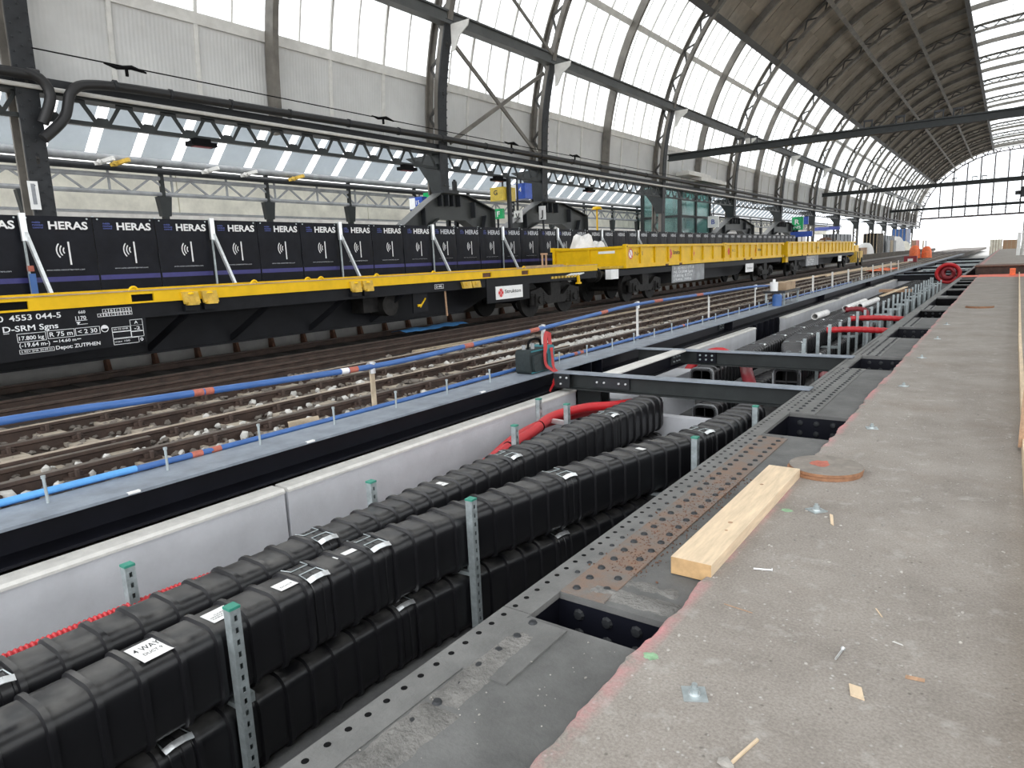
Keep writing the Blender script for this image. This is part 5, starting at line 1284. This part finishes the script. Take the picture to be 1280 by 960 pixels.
# ================================================================== NOISE BARRIER FENCE
XFN = -14.2; ZF0, ZF1 = .74, 2.74; PWD = 1.183
fy0 = 5.55
fence_meshes = {}
def fence_panel(i):
    y = fy0 + i * PWD; v = i % 3
    lab = 'black noise barrier panel, %s from the nearest one at the left edge' % (nth(i + 1)) if i >= 0 else 'black noise barrier panel cut off by the left edge of the photo' if i == -1 else None
    if i == -2: lab = 'black noise barrier panel beyond the left edge, farthest left of the row'
    t = thing('noise_barrier_panel', lab, 'barrier', (XFN, y, ZF0), 'noise barrier panels along the far platform')
    k = ('s', v)
    if k not in fence_meshes:
        def fn(u, w):
            yy = (u - .5) * (PWD - .02); z = w * 2.0
            b = .035 * math.sin(u * math.pi) ** .5 * math.sin(min(1, w * 1.0) * math.pi) ** .3 if 0 < u < 1 and 0 < w < 1 else 0
            cr = .018 * mnoise.noise((u * 3 + v * 5, w * 4, v)) + .012 * mnoise.noise((u * 9, w * 6, v + 3))
            return (.03 + b + cr * (1 if 0 < w < 1 else .3) + .05 * (1 - w) * mnoise.noise((u * 2, v * 3.3, 1)), yy, z)
        m = MB().grid(fn, 14, 20)
        n = len(m.v); m.v += [(-.03, p[1], p[2]) for p in ((0, -(PWD - .02) / 2, 0), (0, (PWD - .02) / 2, 0), (0, (PWD - .02) / 2, 2.0), (0, -(PWD - .02) / 2, 2.0))]
        c = [0, 14 * 21, 14 * 21 + 20, 20]
        m.f += [(n + 0, n + 1, n + 2, n + 3)[::-1], (c[0], n, n + 3, c[3]), (c[1], c[2], n + 2, n + 1), (c[3], n + 3, n + 2, c[2])]
        fence_meshes[k] = m.mesh('cover_sheet', 'fence_sheet')
        fence_meshes[('b', v)] = MB().grid(lambda u, w: (fn(u, .41 + w * .045)[0] + .004, fn(u, .5)[1] * .985, 2.0 * (.41 + w * .045)), 14, 2).mesh('colour_band', 'fence_band')
        m = MB()
        for q in range(3):
            R = .065 + .055 * q
            for s in range(7):
                a0, a1 = math.radians(180 - 42 + 12 * s), math.radians(180 - 42 + 12 * (s + 1)); t_ = .022
                pt = lambda r, a: (0, .10 + r * math.cos(a), r * math.sin(a))
                m.add([pt(R, a0), pt(R + t_, a0), pt(R + t_, a1), pt(R, a1)], [(0, 1, 2, 3)])
        m.bar((0, .125, -.26), (0, .125, .16), .03, .002, up=(1, 0, 0)); fence_meshes['icon'] = m.mesh('sound_icon', 'letter_white', smooth=False)
        fence_meshes['eye'] = MB().cyl((0, 0, 0), (.012, 0, 0), .016, 8).mesh('eyelet', 'galv')
    s = inst('cover_sheet', fence_meshes[k], t, (XFN, y, ZF0))
    inst('colour_band', fence_meshes[('b', v)], s, (XFN, y, ZF0))
    XP = XFN + .083
    m_ = 'letter_white' if i < 9 else 'letter_grey'
    text_on('HERAS', m_, s, (XP, y - .18, ZF1 - .235), .135, .66, bold=.03)
    if i < 16:
        inst('sound_icon', fence_meshes['icon'], s, (XP, y - .02, ZF1 - .62))
        for q, w_ in enumerate((.13, .17, .16)): text_on(('mobile', 'noise', 'control')[q], 'letter_blue', s, (XP, y - .43, ZF1 - .135 - q * .045), .035, w_, bold=.01)
        text_on('www.noise-control-barriers.com', 'letter_grey' if i < 8 else 'letter_dim', s, (XP + .004, y - .32, ZF1 - .98), .030, .64)
    for yy in (-.5, .5): inst('eyelet', fence_meshes['eye'], s, (XFN + .035, y + yy, ZF1 - .04))
    MB().box(XFN - .05, XFN - .02, y - PWD / 2 + .02, y - PWD / 2 + .06, ZF0, ZF1 + .02).build('frame_tube', 'galv', t)
    return t
for i in range(-2, 46): fence_panel(i)
BR = [0, 3, 6, 9, 12, 15, 18, 21]
for k, q in enumerate(BR):
    y = fy0 + (q - .5) * PWD
    t = thing('fence_brace', 'galvanised brace propping the noise barrier, %s' % (nth(k) + ' from the left'), 'brace', (XFN + .2, y, ZF0), 'braces propping the noise barrier')
    MB().box(XFN + .10, XFN + .16, y - .05, y + .05, ZF1 - .42 if k else ZF1 - .45, ZF1 + .03).build('hook', 'galv_bright', t)
    MB().bar((XFN + .13, y + .02, ZF1 - .30), (XFN + .95, y + .10, ZF0 + .02), .06, .06).build('raker', 'galv_bright', t)
    MB().bar((XFN + .13, y - .02, ZF1 - .3), (XFN + .14, y - .03, ZF0 + .02), .035, .03).build('upright', 'galv', t)
    if k == 0:
        MB().box(XFN + .10, XFN + .17, y - .04, y + .06, 1.35, 1.72).build('blue_sleeve', 'blue_pipe', t); MB().box(XFN + .10, XFN + .17, y - .04, y + .05, 1.76, 1.86).build('red_band', 'tape_red', t)

# ================================================================== FAR PLATFORM
def portal(yc, hw, label):
    t = thing('portal_frame', label, 'frame', (-16, yc, .72), 'steel portal frames under the cut columns')
    k = hw / 2.5
    outer = [(-2.5, .72), (-2.5, 2.75), (-1.15, 3.60), (-.45, 3.98), (.9, 3.98), (2.45, 3.52), (2.5, .72), (1.75, .72), (1.72, 2.62), (.7, 3.12), (-.6, 3.12), (-1.5, 2.72), (-1.75, .72)]
    MB().prism([(yc + p[0] * k, p[1]) for p in outer], 'x', -16.02, -15.98).build('web', 'portal_steel', t)
    m = MB()
    for a, b in zip(outer[:6], outer[1:7]): m.bar((-16, yc + a[0] * k, a[1]), (-16, yc + b[0] * k, b[1]), .42, .035, up=Vector((0, -(b[1] - a[1]), (b[0] - a[0]) * k)))
    for a, b in zip(outer[7:12], outer[8:13]): m.bar((-16, yc + a[0] * k, a[1]), (-16, yc + b[0] * k, b[1]), .42, .035, up=Vector((0, -(b[1] - a[1]), (b[0] - a[0]) * k)))
    m.build('flange', 'portal_steel', t)
    fm = MB().box(.0, .20, -.025, .025, -.5, .0).mesh('stiffener', 'steel_dark')
    for dy, z in ((-.45, 3.92), (-.12, 3.94), (.15, 3.94), (.5, 3.94), (1.3, 3.75), (-1.3, 3.45)): inst('stiffener', fm, t, (-15.98, yc + dy * k, z), None, (1, 1, .75 if abs(dy) < 1 else 1.1))
    MB().bar((-15.88, yc + 1.95 * k, 3.30), (-15.88, yc + 1.72 * k, 2.65), .18, .03, up=(0, 1, 0)).build('corner_stiffener', 'steel_dark', t)
    MB().box(-16.2, -15.7, yc - .45, yc + .35, 3.98, 4.08).build('bearing', 'steel_dark', t)
portal(18.55, 2.55, 'dark steel portal frame under the second column, left one of the near pair')
portal(24.9, 3.3, 'dark steel portal frame under the third column, right one of the near pair')
portal(49.4, 4.4, 'distant steel portal frame beside the glass lift')
portal(61.9, 5.2, 'distant steel portal frame behind the green and blue signs')

def sign(name, label, x, y, z, w, h, th, m, glyph=None, gm='letter_white', face='-y', split=None):
    """box sign on the far platform; faces the camera (towards -y) unless told otherwise"""
    t = thing(name, label, 'sign', (x, y, z))
    MB().box(x - w / 2, x + w / 2, y, y + th, z, z + h).build('case', m, t)
    if split: MB().box(x - w / 2, x - w / 2 + w * split[0], y - .01, y, z + .02, z + h - .02).build('panel', split[1], t)
    if glyph:
        for g, gx, gz, gh, gw in glyph: text_on(g, gm, t, (x + gx, y - .014, z + gz), gh, gw, rot=ROT_END, bold=.02)
    (MB().bar((x, y + th / 2, z + h), (x, y + th / 2, 4.79), .05, .05) if abs(x + 16) < .12 and z + h < 4.75 else MB().bar((x, y + th + .03, .72), (x, y + th + .03, z + h), .06, .06)).build('hanger', 'steel_dark', t)
    return t
sign('platform_sign', 'yellow box sign hanging left of the third column', -16.0, 21.5, 3.89, .62, .50, .8, 'sign_yellow', [('G', -.14, .22, .17, .18)], 'letter_black', split=(.0, 'sign_yellow'))
MB()
sign('platform_sign', 'blue and white box sign hanging beside the yellow one', -16.05, 22.95, 4.02, .74, .60, .5, 'sign_blue', [('14', -.0, .28, .17, .2)], 'letter_white', split=(.42, 'white_paint'))
sign('exit_sign', 'green emergency exit sign with white figure under the yellow sign', -16.4, 21.9, 3.25, .70, .38, .12, 'sign_green', [('I', -.2, .08, .2, .06), ('I', -.05, .08, .2, .06), ('F', .08, .08, .2, .14)])
sign('letter_sign', 'small white sign with letter V beside the green exit sign', -15.9, 22.7, 3.10, .38, .46, .06, 'white_paint', [('V', -.1, .1, .26, .2)], 'letter_black')
sign('letter_sign', 'narrow white sign under the blue box sign', -15.6, 24.0, 3.22, .30, .55, .06, 'white_paint', [('J', -.06, .12, .26, .12)], 'letter_black')
sign('platform_sign', 'white and blue box sign left of the near portal frames', -17.4, 18.5, 3.58, .62, .42, .25, 'sign_blue', [('15', .02, .16, .14, .16)], 'letter_white', split=(.45, 'white_paint'))
sign('exit_sign', 'green sign with white top behind the left near portal frame', -18.6, 20.6, 3.9, .7, .5, .15, 'sign_green', None, split=(.99, 'sign_green'))
tag(MB().box(-16.9, -16.5, 17.6, 18.3, .72, 3.0).build('green_cabinet', 'sign_green', None, at=(-16.7, 18, .72)), 'tall dark green cabinet behind the left near portal frame', 'cabinet')
sign('letter_sign', 'white sign with dark square between the glass lift and the distant portal', -16.0, 45.3, 3.26, .72, .74, .12, 'white_paint', [('B', -.12, .22, .3, .24)], 'letter_blue')
sign('exit_sign', 'distant green box sign with white loop beside the blue one', -15.6, 66.0, 3.33, .95, 1.15, .2, 'sign_green', [('R', -.22, .5, .42, .4), ('NS', -.3, .12, .25, .6)])
sign('platform_sign', 'distant plain blue sign right of the green one', -16, 69.4, 3.9, 1.1, .7, .2, 'sign_blue')
sign('platform_sign', 'low blue sign below the distant green one', -14.9, 64.5, 2.68, 1.8, .45, .2, 'sign_blue')
sign('platform_sign', 'far dark purple board hanging between far columns', -16.0, 80.5, 3.5, 2.5, .36, .2, 'letter_blue')
for k, (x, y, z0, z1, nm) in enumerate(((-16.6, 19.3, .72, 4.5, 'left'), (-16.6, 19.75, .72, 4.55, 'right'), (-15.6, 21.75, .72, 4.75, 'tall'))):
    tag(MB().box(x - .06, x + .06, y - .07, y + .07, z0, z1).cyl((x, y, z1), (x, y, z1 + .06), .05, 8).build('dark_post', 'steel_dark', None, at=(x, y, z0)), ['dark stub post behind the left near portal, left of two', 'dark stub post behind the left near portal, right of two', 'tall dark post between the yellow and the blue signs'][k], 'post')
tag(MB().add(*(lambda d: ([(v[0] - 16.0, v[1] + 29.4, v[2] + 3.85) for v in d[0]], d[1]))(_dome(.26, 12))).bar((-16, 29.4, .72), (-16, 29.4, 3.86), .06, .06).build('warning_light', 'yellow', None, at=(-16, 29.4, .72)), 'yellow round warning light on a thin pole right of the near portals', 'light')

# ---- glass lift shaft
lf = thing('glass_lift', 'glass lift shaft with dark steel frame and green glass on the far platform', 'lift', (-18, 45, .72))
for x in (-19.4, -16.9):
    for y in (41.8, 44.4, 47.0): MB().box(x - .11, x + .11, y - .11, y + .11, .72, 6.0).build('corner_post', 'steel_green', lf)
for z in (2.2, 3.9, 5.9):
    MB().box(-19.5, -16.8, 41.7, 41.85, z, z + .14).box(-19.5, -16.8, 46.95, 47.1, z, z + .14).box(-16.95, -16.8, 41.7, 47.1, z, z + .14).box(-19.5, -19.35, 41.7, 47.1, z, z + .14).build('ring_beam', 'steel_green', lf)
for z0, z1 in ((.8, 2.2), (2.34, 3.9), (4.04, 5.9)):
    for y0, y1 in ((41.95, 44.25), (44.55, 46.85)): MB().box(-16.88, -16.86, y0, y1, z0, z1).build('pane', 'glass_green', lf, smooth=False); MB().box(-19.44, -19.42, y0, y1, z0, z1).build('pane', 'glass_green', lf, smooth=False)
    MB().box(-19.3, -17.0, 41.77, 41.79, z0, z1).build('pane', 'glass_green', lf, smooth=False)
    MB().box(-19.3, -17.0, 47.0, 47.02, z0, z1).build('pane', 'glass_green', lf, smooth=False)
MB().box(-18.9, -17.6, 42.4, 43.8, .8, 3.1).build('car', 'teal', lf)
MB().box(-18.6, -18.3, 46.2, 46.5, .72, 5.9).build('guide_rail', 'steel_green', lf)
for k, (y, z, L) in enumerate(((39.5, 6.15, 3.6), (41.5, 5.95, 4.6))):
    tag(MB().box(-16.2, -15.4, y, y + L, z, z + .2).box(-16.0, -15.6, y + .3, y + L - .3, z + .2, z + .3).build('light_beam', 'white_steel', None, at=(-15.8, y, z)), 'pale steel beam end lying over the glass lift, %s one' % ('upper' if k == 0 else 'lower'), 'beam')

# ---- the neighbouring canopy: glass roof, pipes, tube truss, cream fascia
nb = thing('neighbour_canopy', None, None, (-22, 40, 4), kind='structure')
cy = -2.93; k = 0
while cy < 100:
    for r in range(2):
        xa, xb = (-21.7, -21.0) if r == 0 else (-21.0, -20.1)
        za, zb = (5.18, 5.80) if r == 0 else (5.82, 6.62)
        for w0, w1, mm, nm in ((0.02, 0.98, 'glass_canopy', 'canopy_pane'), (1.0, 1.25, 'glass_strip', 'bright_pane')):
            MB().add([(xa, cy + w0, za), (xa, cy + w1, za), (xb, cy + w1, zb), (xb, cy + w0, zb), (xa, cy + w0, za + .015), (xa, cy + w1, za + .015), (xb, cy + w1, zb + .015), (xb, cy + w0, zb + .015)],
                     [(0, 1, 2, 3), (7, 6, 5, 4), (0, 4, 5, 1), (1, 5, 6, 2), (2, 6, 7, 3), (3, 7, 4, 0)]).build(nm, mm, nb, smooth=False) if cy < 95 else None
    cy += 1.27; k += 1
MB().box(-21.85, -21.65, -4, 110, 5.05, 5.17).build('gutter', 'deck_wood', nb)
MB().box(-21.06, -20.98, -4, 110, 5.78, 5.84).build('canopy_bar', 'white_steel', nb)
MB().cyl((-20, -4, 4.80), (-20, 110, 4.80), .11, 10).build('service_pipe', 'grey_thing', nb)
MB().cyl((-19.9, -4, 4.55), (-19.9, 110, 4.55), .09, 10).build('service_pipe', 'steel_dark', nb)
MB().cyl((-20, -4, 4.36), (-20, 110, 4.36), .06, 8).build('truss_chord', 'grey_thing', nb)
MB().cyl((-20, -4, 3.92), (-20, 110, 3.92), .06, 8).build('truss_chord', 'grey_thing', nb)
dm = MB().bar((0, 0, .22), (0, .6, -.22), .05, .05).mesh('truss_diagonal', 'grey_thing'); dm2 = MB().bar((0, 0, -.22), (0, .6, .22), .05, .05).mesh('truss_diagonal', 'grey_thing'); vm = MB().bar((0, 0, -.22), (0, 0, .42), .05, .05).mesh('truss_post', 'grey_thing')
y = -3.0; k = 0
while y < 90:
    inst('truss_diagonal', dm if k % 2 else dm2, nb, (-20, y, 4.14)); 
    if k % 3 == 0: inst('truss_post', vm, nb, (-20, y, 4.14))
    y += .6 if k % 3 else .55; k += 1
for k in range(14):
    a = -4 + k * 8; MB().box(-21.7, -21.5, a, a + 7.96, 3.52, 4.9).build('fascia_panel', 'cream', nb)
MB().box(-21.75, -21.45, -4, 108, 3.50, 3.56).build('fascia_edge', 'grey_thing', nb)
bm_ = MB().prism([(-.2, .0), (.2, 0), (.13, -.55), (-.13, -.55)], 'x', -.1, .1).box(-.09, .09, -.07, .07, -3.2, -.5).box(-.06, .06, -.05, .05, 0, .95).mesh('bracket_column', 'steel_green')
for k in range(24): inst('bracket_column', bm_, nb, (-20, .2 + k * 3.5, 3.85))
MB().box(-34, -33.7, -10, 150, .72, 5.5).build('back_wall', 'platform_top', nb)
for k, (y, m) in enumerate(((9.3, 'yellow_dirty'), (15.0, 'yellow_dirty'), (8.9, 'white_steel'), (11.9, 'white_steel'), (13.2, 'white_steel'))):
    tag(MB().bar((-19.86, y, 4.60), (-19.4, y + .28, 4.72), .10, .10).cyl((-19.6, y - .02, 4.58), (-19.6, y + .02, 4.66), .07, 8).build('spot_lamp', m, None, at=(-19.5, y, 4.6)), ['yellow fitting under the far pipes, left one', 'yellow fitting under the far pipes, right one', 'white spot lamp on the far pipes, left of three', 'white spot lamp on the far pipes, middle of three', 'white spot lamp on the far pipes, right of three'][k], 'lamp')
t = thing('notice_holder', 'small white notice holder fixed to the nearest column', 'notice', (-15.8, 5.75, 2.9))
MB().box(-15.86, -15.845, 5.78, 5.96, 3.0, 3.55).build('sheet', 'white_paint', t); MB().box(-15.844, -15.84, 5.83, 5.90, 3.1, 3.5).build('print', 'letter_dim', t)

# ---- clutter at the far end of the platform
def crate(label, x0, x1, y0, y1, z0, z1, m, name='crate'):
    t = thing(name, label, name.split('_')[-1], ((x0 + x1) / 2, (y0 + y1) / 2, z0))
    MB().box(x0, x1, y0, y1, z0, z1).build('body', m, t)
    b = MB()
    for k in range(5): b.box(x1, x1 + .04, lerp(y0, y1, k / 4) - .05, lerp(y0, y1, k / 4) + .05, z0, z1).box(lerp(x0, x1, k / 4) - .05, lerp(x0, x1, k / 4) + .05, y0 - .04, y0, z0, z1)
    b.build('batten', 'wood_grey' if m != 'grey_thing' else 'steel_dark', t)
crate('brown timber crate on the far platform just beyond the fence', -14.6, -13.4, 66, 69, .74, 2.1, 'crate', 'timber_crate')
crate('large dark crate stack on the far platform behind the white sacks', -14.8, -13.3, 96, 101, .74, 3.2, 'bogie', 'dark_crate')
crate('grey container on the far platform left of the sacks', -15.4, -14.2, 76, 84, .74, 3.0, 'grey_thing', 'site_container')
crate('pale blue site cabin at the far end of the far platform', -15.6, -13.6, 128, 134, .74, 4.2, 'blue_pipe', 'site_cabin')
crate('low brown pallet pile on the far platform by the edge', -14.0, -13.2, 84, 88, .74, 1.5, 'wood_red', 'pallet')
crate('grey fenced enclosure far along the platform', -15.3, -13.6, 105, 114, .74, 3.0, 'grey_thing', 'enclosure')
crate('red and white barrier box at the far end of the platform', -13.9, -13.3, 140, 146, .74, 2.4, 'red_logo', 'barrier_box')
def heap(label, x, y, z, s, h, m, name='sack', cat='sack'):
    tag(MB().grid(lambda u, v: (x + s * math.cos(v * math.pi / 2) ** .6 * math.cos(u * 6.2832) * (1 + .25 * mnoise.noise((math.cos(u * 6.2832) * 2 + x, math.sin(u * 6.2832) * 2, v))), y + s * math.cos(v * math.pi / 2) ** .6 * math.sin(u * 6.2832), z + h * math.sin(v * math.pi / 2)), 18, 6).build(name, m, None, at=(x, y, z)), label, cat)
heap('big white sack at the edge of the far platform, nearest of three', -13.8, 91, .74, .9, 1.3, 'canvas_white')
heap('pinkish white big bag on the far platform, middle of three', -13.9, 118, .74, 1.3, 2.2, 'canvas_white')
heap('beige big bag on the far platform, farthest of three', -13.8, 126, .74, 1.2, 1.5, 'cream')
heap('rusty brown heap under cover on the far platform', -14.2, 71, .74, .9, 1.9, 'rust', 'covered_heap', 'heap')
for k, y in enumerate((62.5, 66, 70, 104, 107, 110, 150, 155)):
    tag(MB().box(-13.2, -13.12, y, y + 2.4, .72, 2.3).box(-13.18, -13.14, y, y + .06, 2.3, 2.5).build('site_hoarding', 'grey_thing' if k % 2 else 'wood_grey', None, at=(-13.15, y, .72)), 'upright hoarding panel on the far platform, %s to the camera' % ORD[k], 'hoarding', 'hoarding panels on the far platform')
tag(MB().prism([(-1.5, 0), (1.5, 0), (1.2, .5), (.2, 1.1), (-1.0, .7)], 'y', 84.0, 86).build('orange_tarpaulin', 'orange', None, at=(-4.4, 85, .0)), 'x', 'tarp') if False else heap('bright orange tarpaulin heap at the far end of the pit, left hump', -8.6, 90, .077, .55, 1.45, 'orange', 'orange_tarpaulin', 'tarpaulin')
heap('bright orange tarpaulin heap at the far end of the pit, right hump', -7.45, 90.3, .077, .5, 1.3, 'orange', 'orange_tarpaulin', 'tarpaulin')
crate('pale site hut beyond the far end of the slab', -2.75, -1.1, 150, 156, -1.2, 1.9, 'cream', 'site_hut')
crate('low reddish stack beyond the far end of the slab', -.9, 1.5, 150, 156, -1.2, 1.75, 'wood_red', 'brick_stack')
for k, y in enumerate((56, 60, 64, 68, 72, 76, 80)): tag(MB().box(-4.9, -2.0, y, y + .3, -.25, -.18).box(-4.9, -2.0, y + 1.2, y + 1.5, -.25, -.18).box(-4.6, -4.5, y, y + 1.5, -1.14, -.25).box(-2.3, -2.2, y, y + 1.5, -1.14, -.25).build('galvanised_rack', 'galv', None, at=(-3.5, y, -1.14)), 'galvanised rack frame far down the pit past the cross beams, %s' % ORD[k], 'rack', 'far rack frames')

# ---- white pole with lamp on the right
t = thing('white_pole', 'slim white pole with dark camera head at the right edge of the photo', 'pole', (.9, 70, .36))
MB().cyl((.95, 70, .36), (.95, 70, 6.0), .16, 12).build('shaft', 'white_steel', t); MB().box(.45, 1.2, 69.7, 70.3, 5.0, 5.8).cyl((.3, 70, 5.2), (.3, 70, 5.5), .2, 8).build('camera_head', 'steel_dark', t)
MB().box(.5, .75, 69.7, 70.3, .36, 2.2).build('cabinet', 'white_paint', t)

# ================================================================== ON THE SLAB
bd = MB(); X0, X1, BY0, BY1 = -1.275, -1.068, 3.04, 4.80
t = thing('timber_board', 'thick pale pine board lying along the broken slab edge', 'board', (-1.18, 3.9, -.03))
MB().box(X0, X1, BY0 + .002, BY1, -.028, .062).build('board_body', 'pine', t)
o = MB().box(X0 + .001, X1 - .001, BY0, BY0 + .002, -.027, .061).build('sawn_end', 'pine_end', t); tag(o, 'darker sawn end grain')
m = MB()
for x, y, r in ((-1.165, 3.62, .014), (-1.148, 3.50, .009), (-1.2, 4.35, .012)): m.cyl((x, y, .0622), (x, y, .0632), r, 9)
m.build('knot', 'wood_red', t)
def disc(label, x, y, r, spot):
    t = thing('plywood_disc', label, 'disc', (x, y, 0), 'plywood discs on the slab')
    m = MB().cyl((x, y, 0.001), (x, y, .022), r, 48).cyl((x + .008, y + .004, .024), (x + .008, y + .004, .044), r * .985, 48); m.build('ply_layer', 'plywood_edge', t)
    MB().cyl((x + .008, y + .004, .044), (x + .008, y + .004, .047), r * .98, 48).build('top_face', 'plywood_top', t)
    if spot:
        k = 20; m = MB().add([(x - .03, y + .02, .0476)] + [(x - .03 + .075 * math.cos(a) * RNG.uniform(.6, 1.1), y + .02 + .09 * math.sin(a) * RNG.uniform(.6, 1.1), .0476) for a in [6.2832 * i / k for i in range(k)]], [(0, i + 1, (i + 1) % k + 1) for i in range(k)])
        m.build('paint_spot', 'tape_red', t)
disc('round two-layer plywood disc with orange paint spot at the end of the pine board', -.955, 5.02, .245, True)
disc('farther plywood disc lying alone on the concrete slab', -.48, 19.9, .29, False)
def anchor(label, x, y, s, rz):
    t = thing('anchor_bolt', label, 'bolt', (x, y, 0), 'anchor bolts in the slab'); c, sn = math.cos(rz), math.sin(rz)
    q = [(x + s * (c * a - sn * b), y + s * (sn * a + c * b)) for a, b in ((-1, -1), (1, -1), (1, 1), (-1, 1))]
    MB().prism(q, 'z', .0005, .006).build('square_plate', 'galv', t)
    MB().cyl((x, y, .006), (x, y, .010), s * .5, 16).build('washer', 'galv_bright', t)
    MB().cyl((x, y, .010), (x, y, .030), s * .40, 6).build('nut', 'galv', t); MB().cyl((x, y, .030), (x, y, .044), s * .24, 10).build('threaded_end', 'galv', t)
anchor('anchor bolt with nut on a square steel plate, nearest on the slab', -.805, 2.13, .042, .5)
anchor('smaller anchor bolt with square plate beyond the pine board\'s near end', -.835, 4.20, .045, .9)
for k, (x, y) in enumerate(((-.86, 6.45), (-.85, 8.6), (-.88, 10.9), (-.86, 13.2), (-.88, 15.6))): anchor('anchor bolt in the slab beyond the near plywood disc, %s in line' % nth(k), x, y, .045, .3 + k)
for k, (x, y, L, rz, lab) in enumerate(((-.88, 3.24, .085, 1.25, 'steel nail lying on the slab left of its middle'), (-.426, 2.655, .085, .12, 'steel nail lying in the middle of the near slab'))):
    dx, dy = math.sin(rz) * L / 2, math.cos(rz) * L / 2
    t = thing('nail', lab, 'nail', (x, y, 0), None)
    MB().cyl((x - dx, y - dy, .006), (x + dx, y + dy, .006), .0045, 8).build('shank', 'galv_bright', t); MB().cyl((x + dx, y + dy, .008), (x + dx * 1.06, y + dy * 1.06, .008), .009, 10).build('head', 'galv_bright', t)
def chip(label, pts, h, m='pine', name='wood_chip', cat='wood chip'):
    c = pts[0]; tag(MB().prism(pts, 'z', .001, h).build(name, m, None, at=(c[0], c[1], 0)), label, cat)
chip('pale rectangular wood chip in the near slab middle', [(-.345, 2.41), (-.300, 2.405), (-.320, 2.475), (-.362, 2.478)], .006)
chip('thin wooden stick at the bottom of the photo', [(-.592, 1.86), (-.584, 1.855), (-.545, 2.01), (-.553, 2.015)], .008, 'pine', 'wood_stick', 'stick')
chip('short pale splinter beside the smaller anchor bolt', [(-.72, 4.02), (-.70, 4.0), (-.735, 4.16), (-.755, 4.17)], .006, 'pine', 'splinter', 'splinter')
chip('thin straw-like splinter left of the middle of the slab', [(-.93, 2.82), (-.93, 2.816), (-.80, 2.80), (-.80, 2.804)], .003, 'wood_red', 'splinter', 'splinter')
chip('small brown splinter right of the lying nail', [(-.20, 2.62), (-.14, 2.63), (-.14, 2.648), (-.20, 2.64)], .005, 'wood_red', 'splinter', 'splinter')
chip('pale splinter above the lying nail', [(-.335, 3.05), (-.328, 3.045), (-.36, 3.11), (-.365, 3.11)], .004, 'pine', 'splinter', 'splinter')
chip('tiny pale chip near the nail by the slab middle', [(-.27, 2.86), (-.23, 2.85), (-.235, 2.858), (-.265, 2.868)], .003, 'concrete_edge', 'paper_scrap', 'scrap')
tag(MB().stone((-.60, 1.845, .012), .028, RNG).build('pebble', 'stone', None, at=(-.6, 1.845, 0), smooth=False), 'round pebble at the end of the thin stick', 'pebble')
# timber edge boards on the right
t = thing('edge_boards', 'pale timber kick boards standing on edge along the right side of the slab', 'boards', (.2, 10, 0))
for a, b in ((-1, 5.95), (5.96, 12.4), (12.41, 19), (19.01, 40)):
    xa, xb = max(.178, .10 + .0088 * a), max(.178, .10 + .0088 * b)
    MB().add([(xa, a, 0), (xa + .035, a, 0), (xb + .035, b, 0), (xb, b, 0), (xa, a, .10), (xa + .035, a, .10), (xb + .035, b, .10), (xb, b, .10)],
             [(0, 3, 2, 1), (4, 5, 6, 7), (0, 1, 5, 4), (1, 2, 6, 5), (2, 3, 7, 6), (3, 0, 4, 7)]).build('kick_board', 'pine', t)
tag(MB().bar((.175, 6.15, .10), (.32, 11.2, .62), .14, .04, up=(1, 0, 0)).build('leaning_plank', 'wood_red', None, at=(.14, 6.15, 0)), 'reddish knotty plank leaning against the kick boards on the right', 'plank')
# red painted area and steel ramp across the slab
tag(MB().grid(lambda u, v: (lerp(-1.06, 1.5, u), lerp(37.2 + .8 * math.sin(u * 9) * .4, 40.3, v), .004 + .015 * mnoise.noise((u * 6, v * 4, 0)) ** 2), 24, 6).build('red_mat', 'red_paint', None, at=(0, 38, 0)), 'salmon red mat lying across the slab before the steel ramp', 'mat')
tag(MB().grid(lambda u, v: (lerp(-1.79, -1.08, u), lerp(38.1, 40.1, v), -.01 + .02 * mnoise.noise((u * 6, v * 4, 2)) ** 2), 6, 6).build('red_mat', 'red_paint', None, at=(-1.4, 39, 0)), 'smaller salmon red mat on the girder beside the steel ramp', 'mat')
t = thing('steel_ramp', 'dark steel ramp lying across the slab far along', 'ramp', (0, 41, 0))
MB().box(-1.25, 1.8, 40.6, 41.1, .0, .34).build('front_plate', 'rail_rust', t); MB().box(-1.3, 1.8, 40.5, 43.4, .36, .40).build('deck_plate', 'rust', t)
tag(MB().prism([(.10, 38.6), (.32, 38.6), (.26, 38.9), (.14, 38.9)], 'z', 0.005, .32).build('traffic_cone', 'orange', None, at=(.2, 38.7, 0)), 'orange block at the right end of the red mat', 'marker')
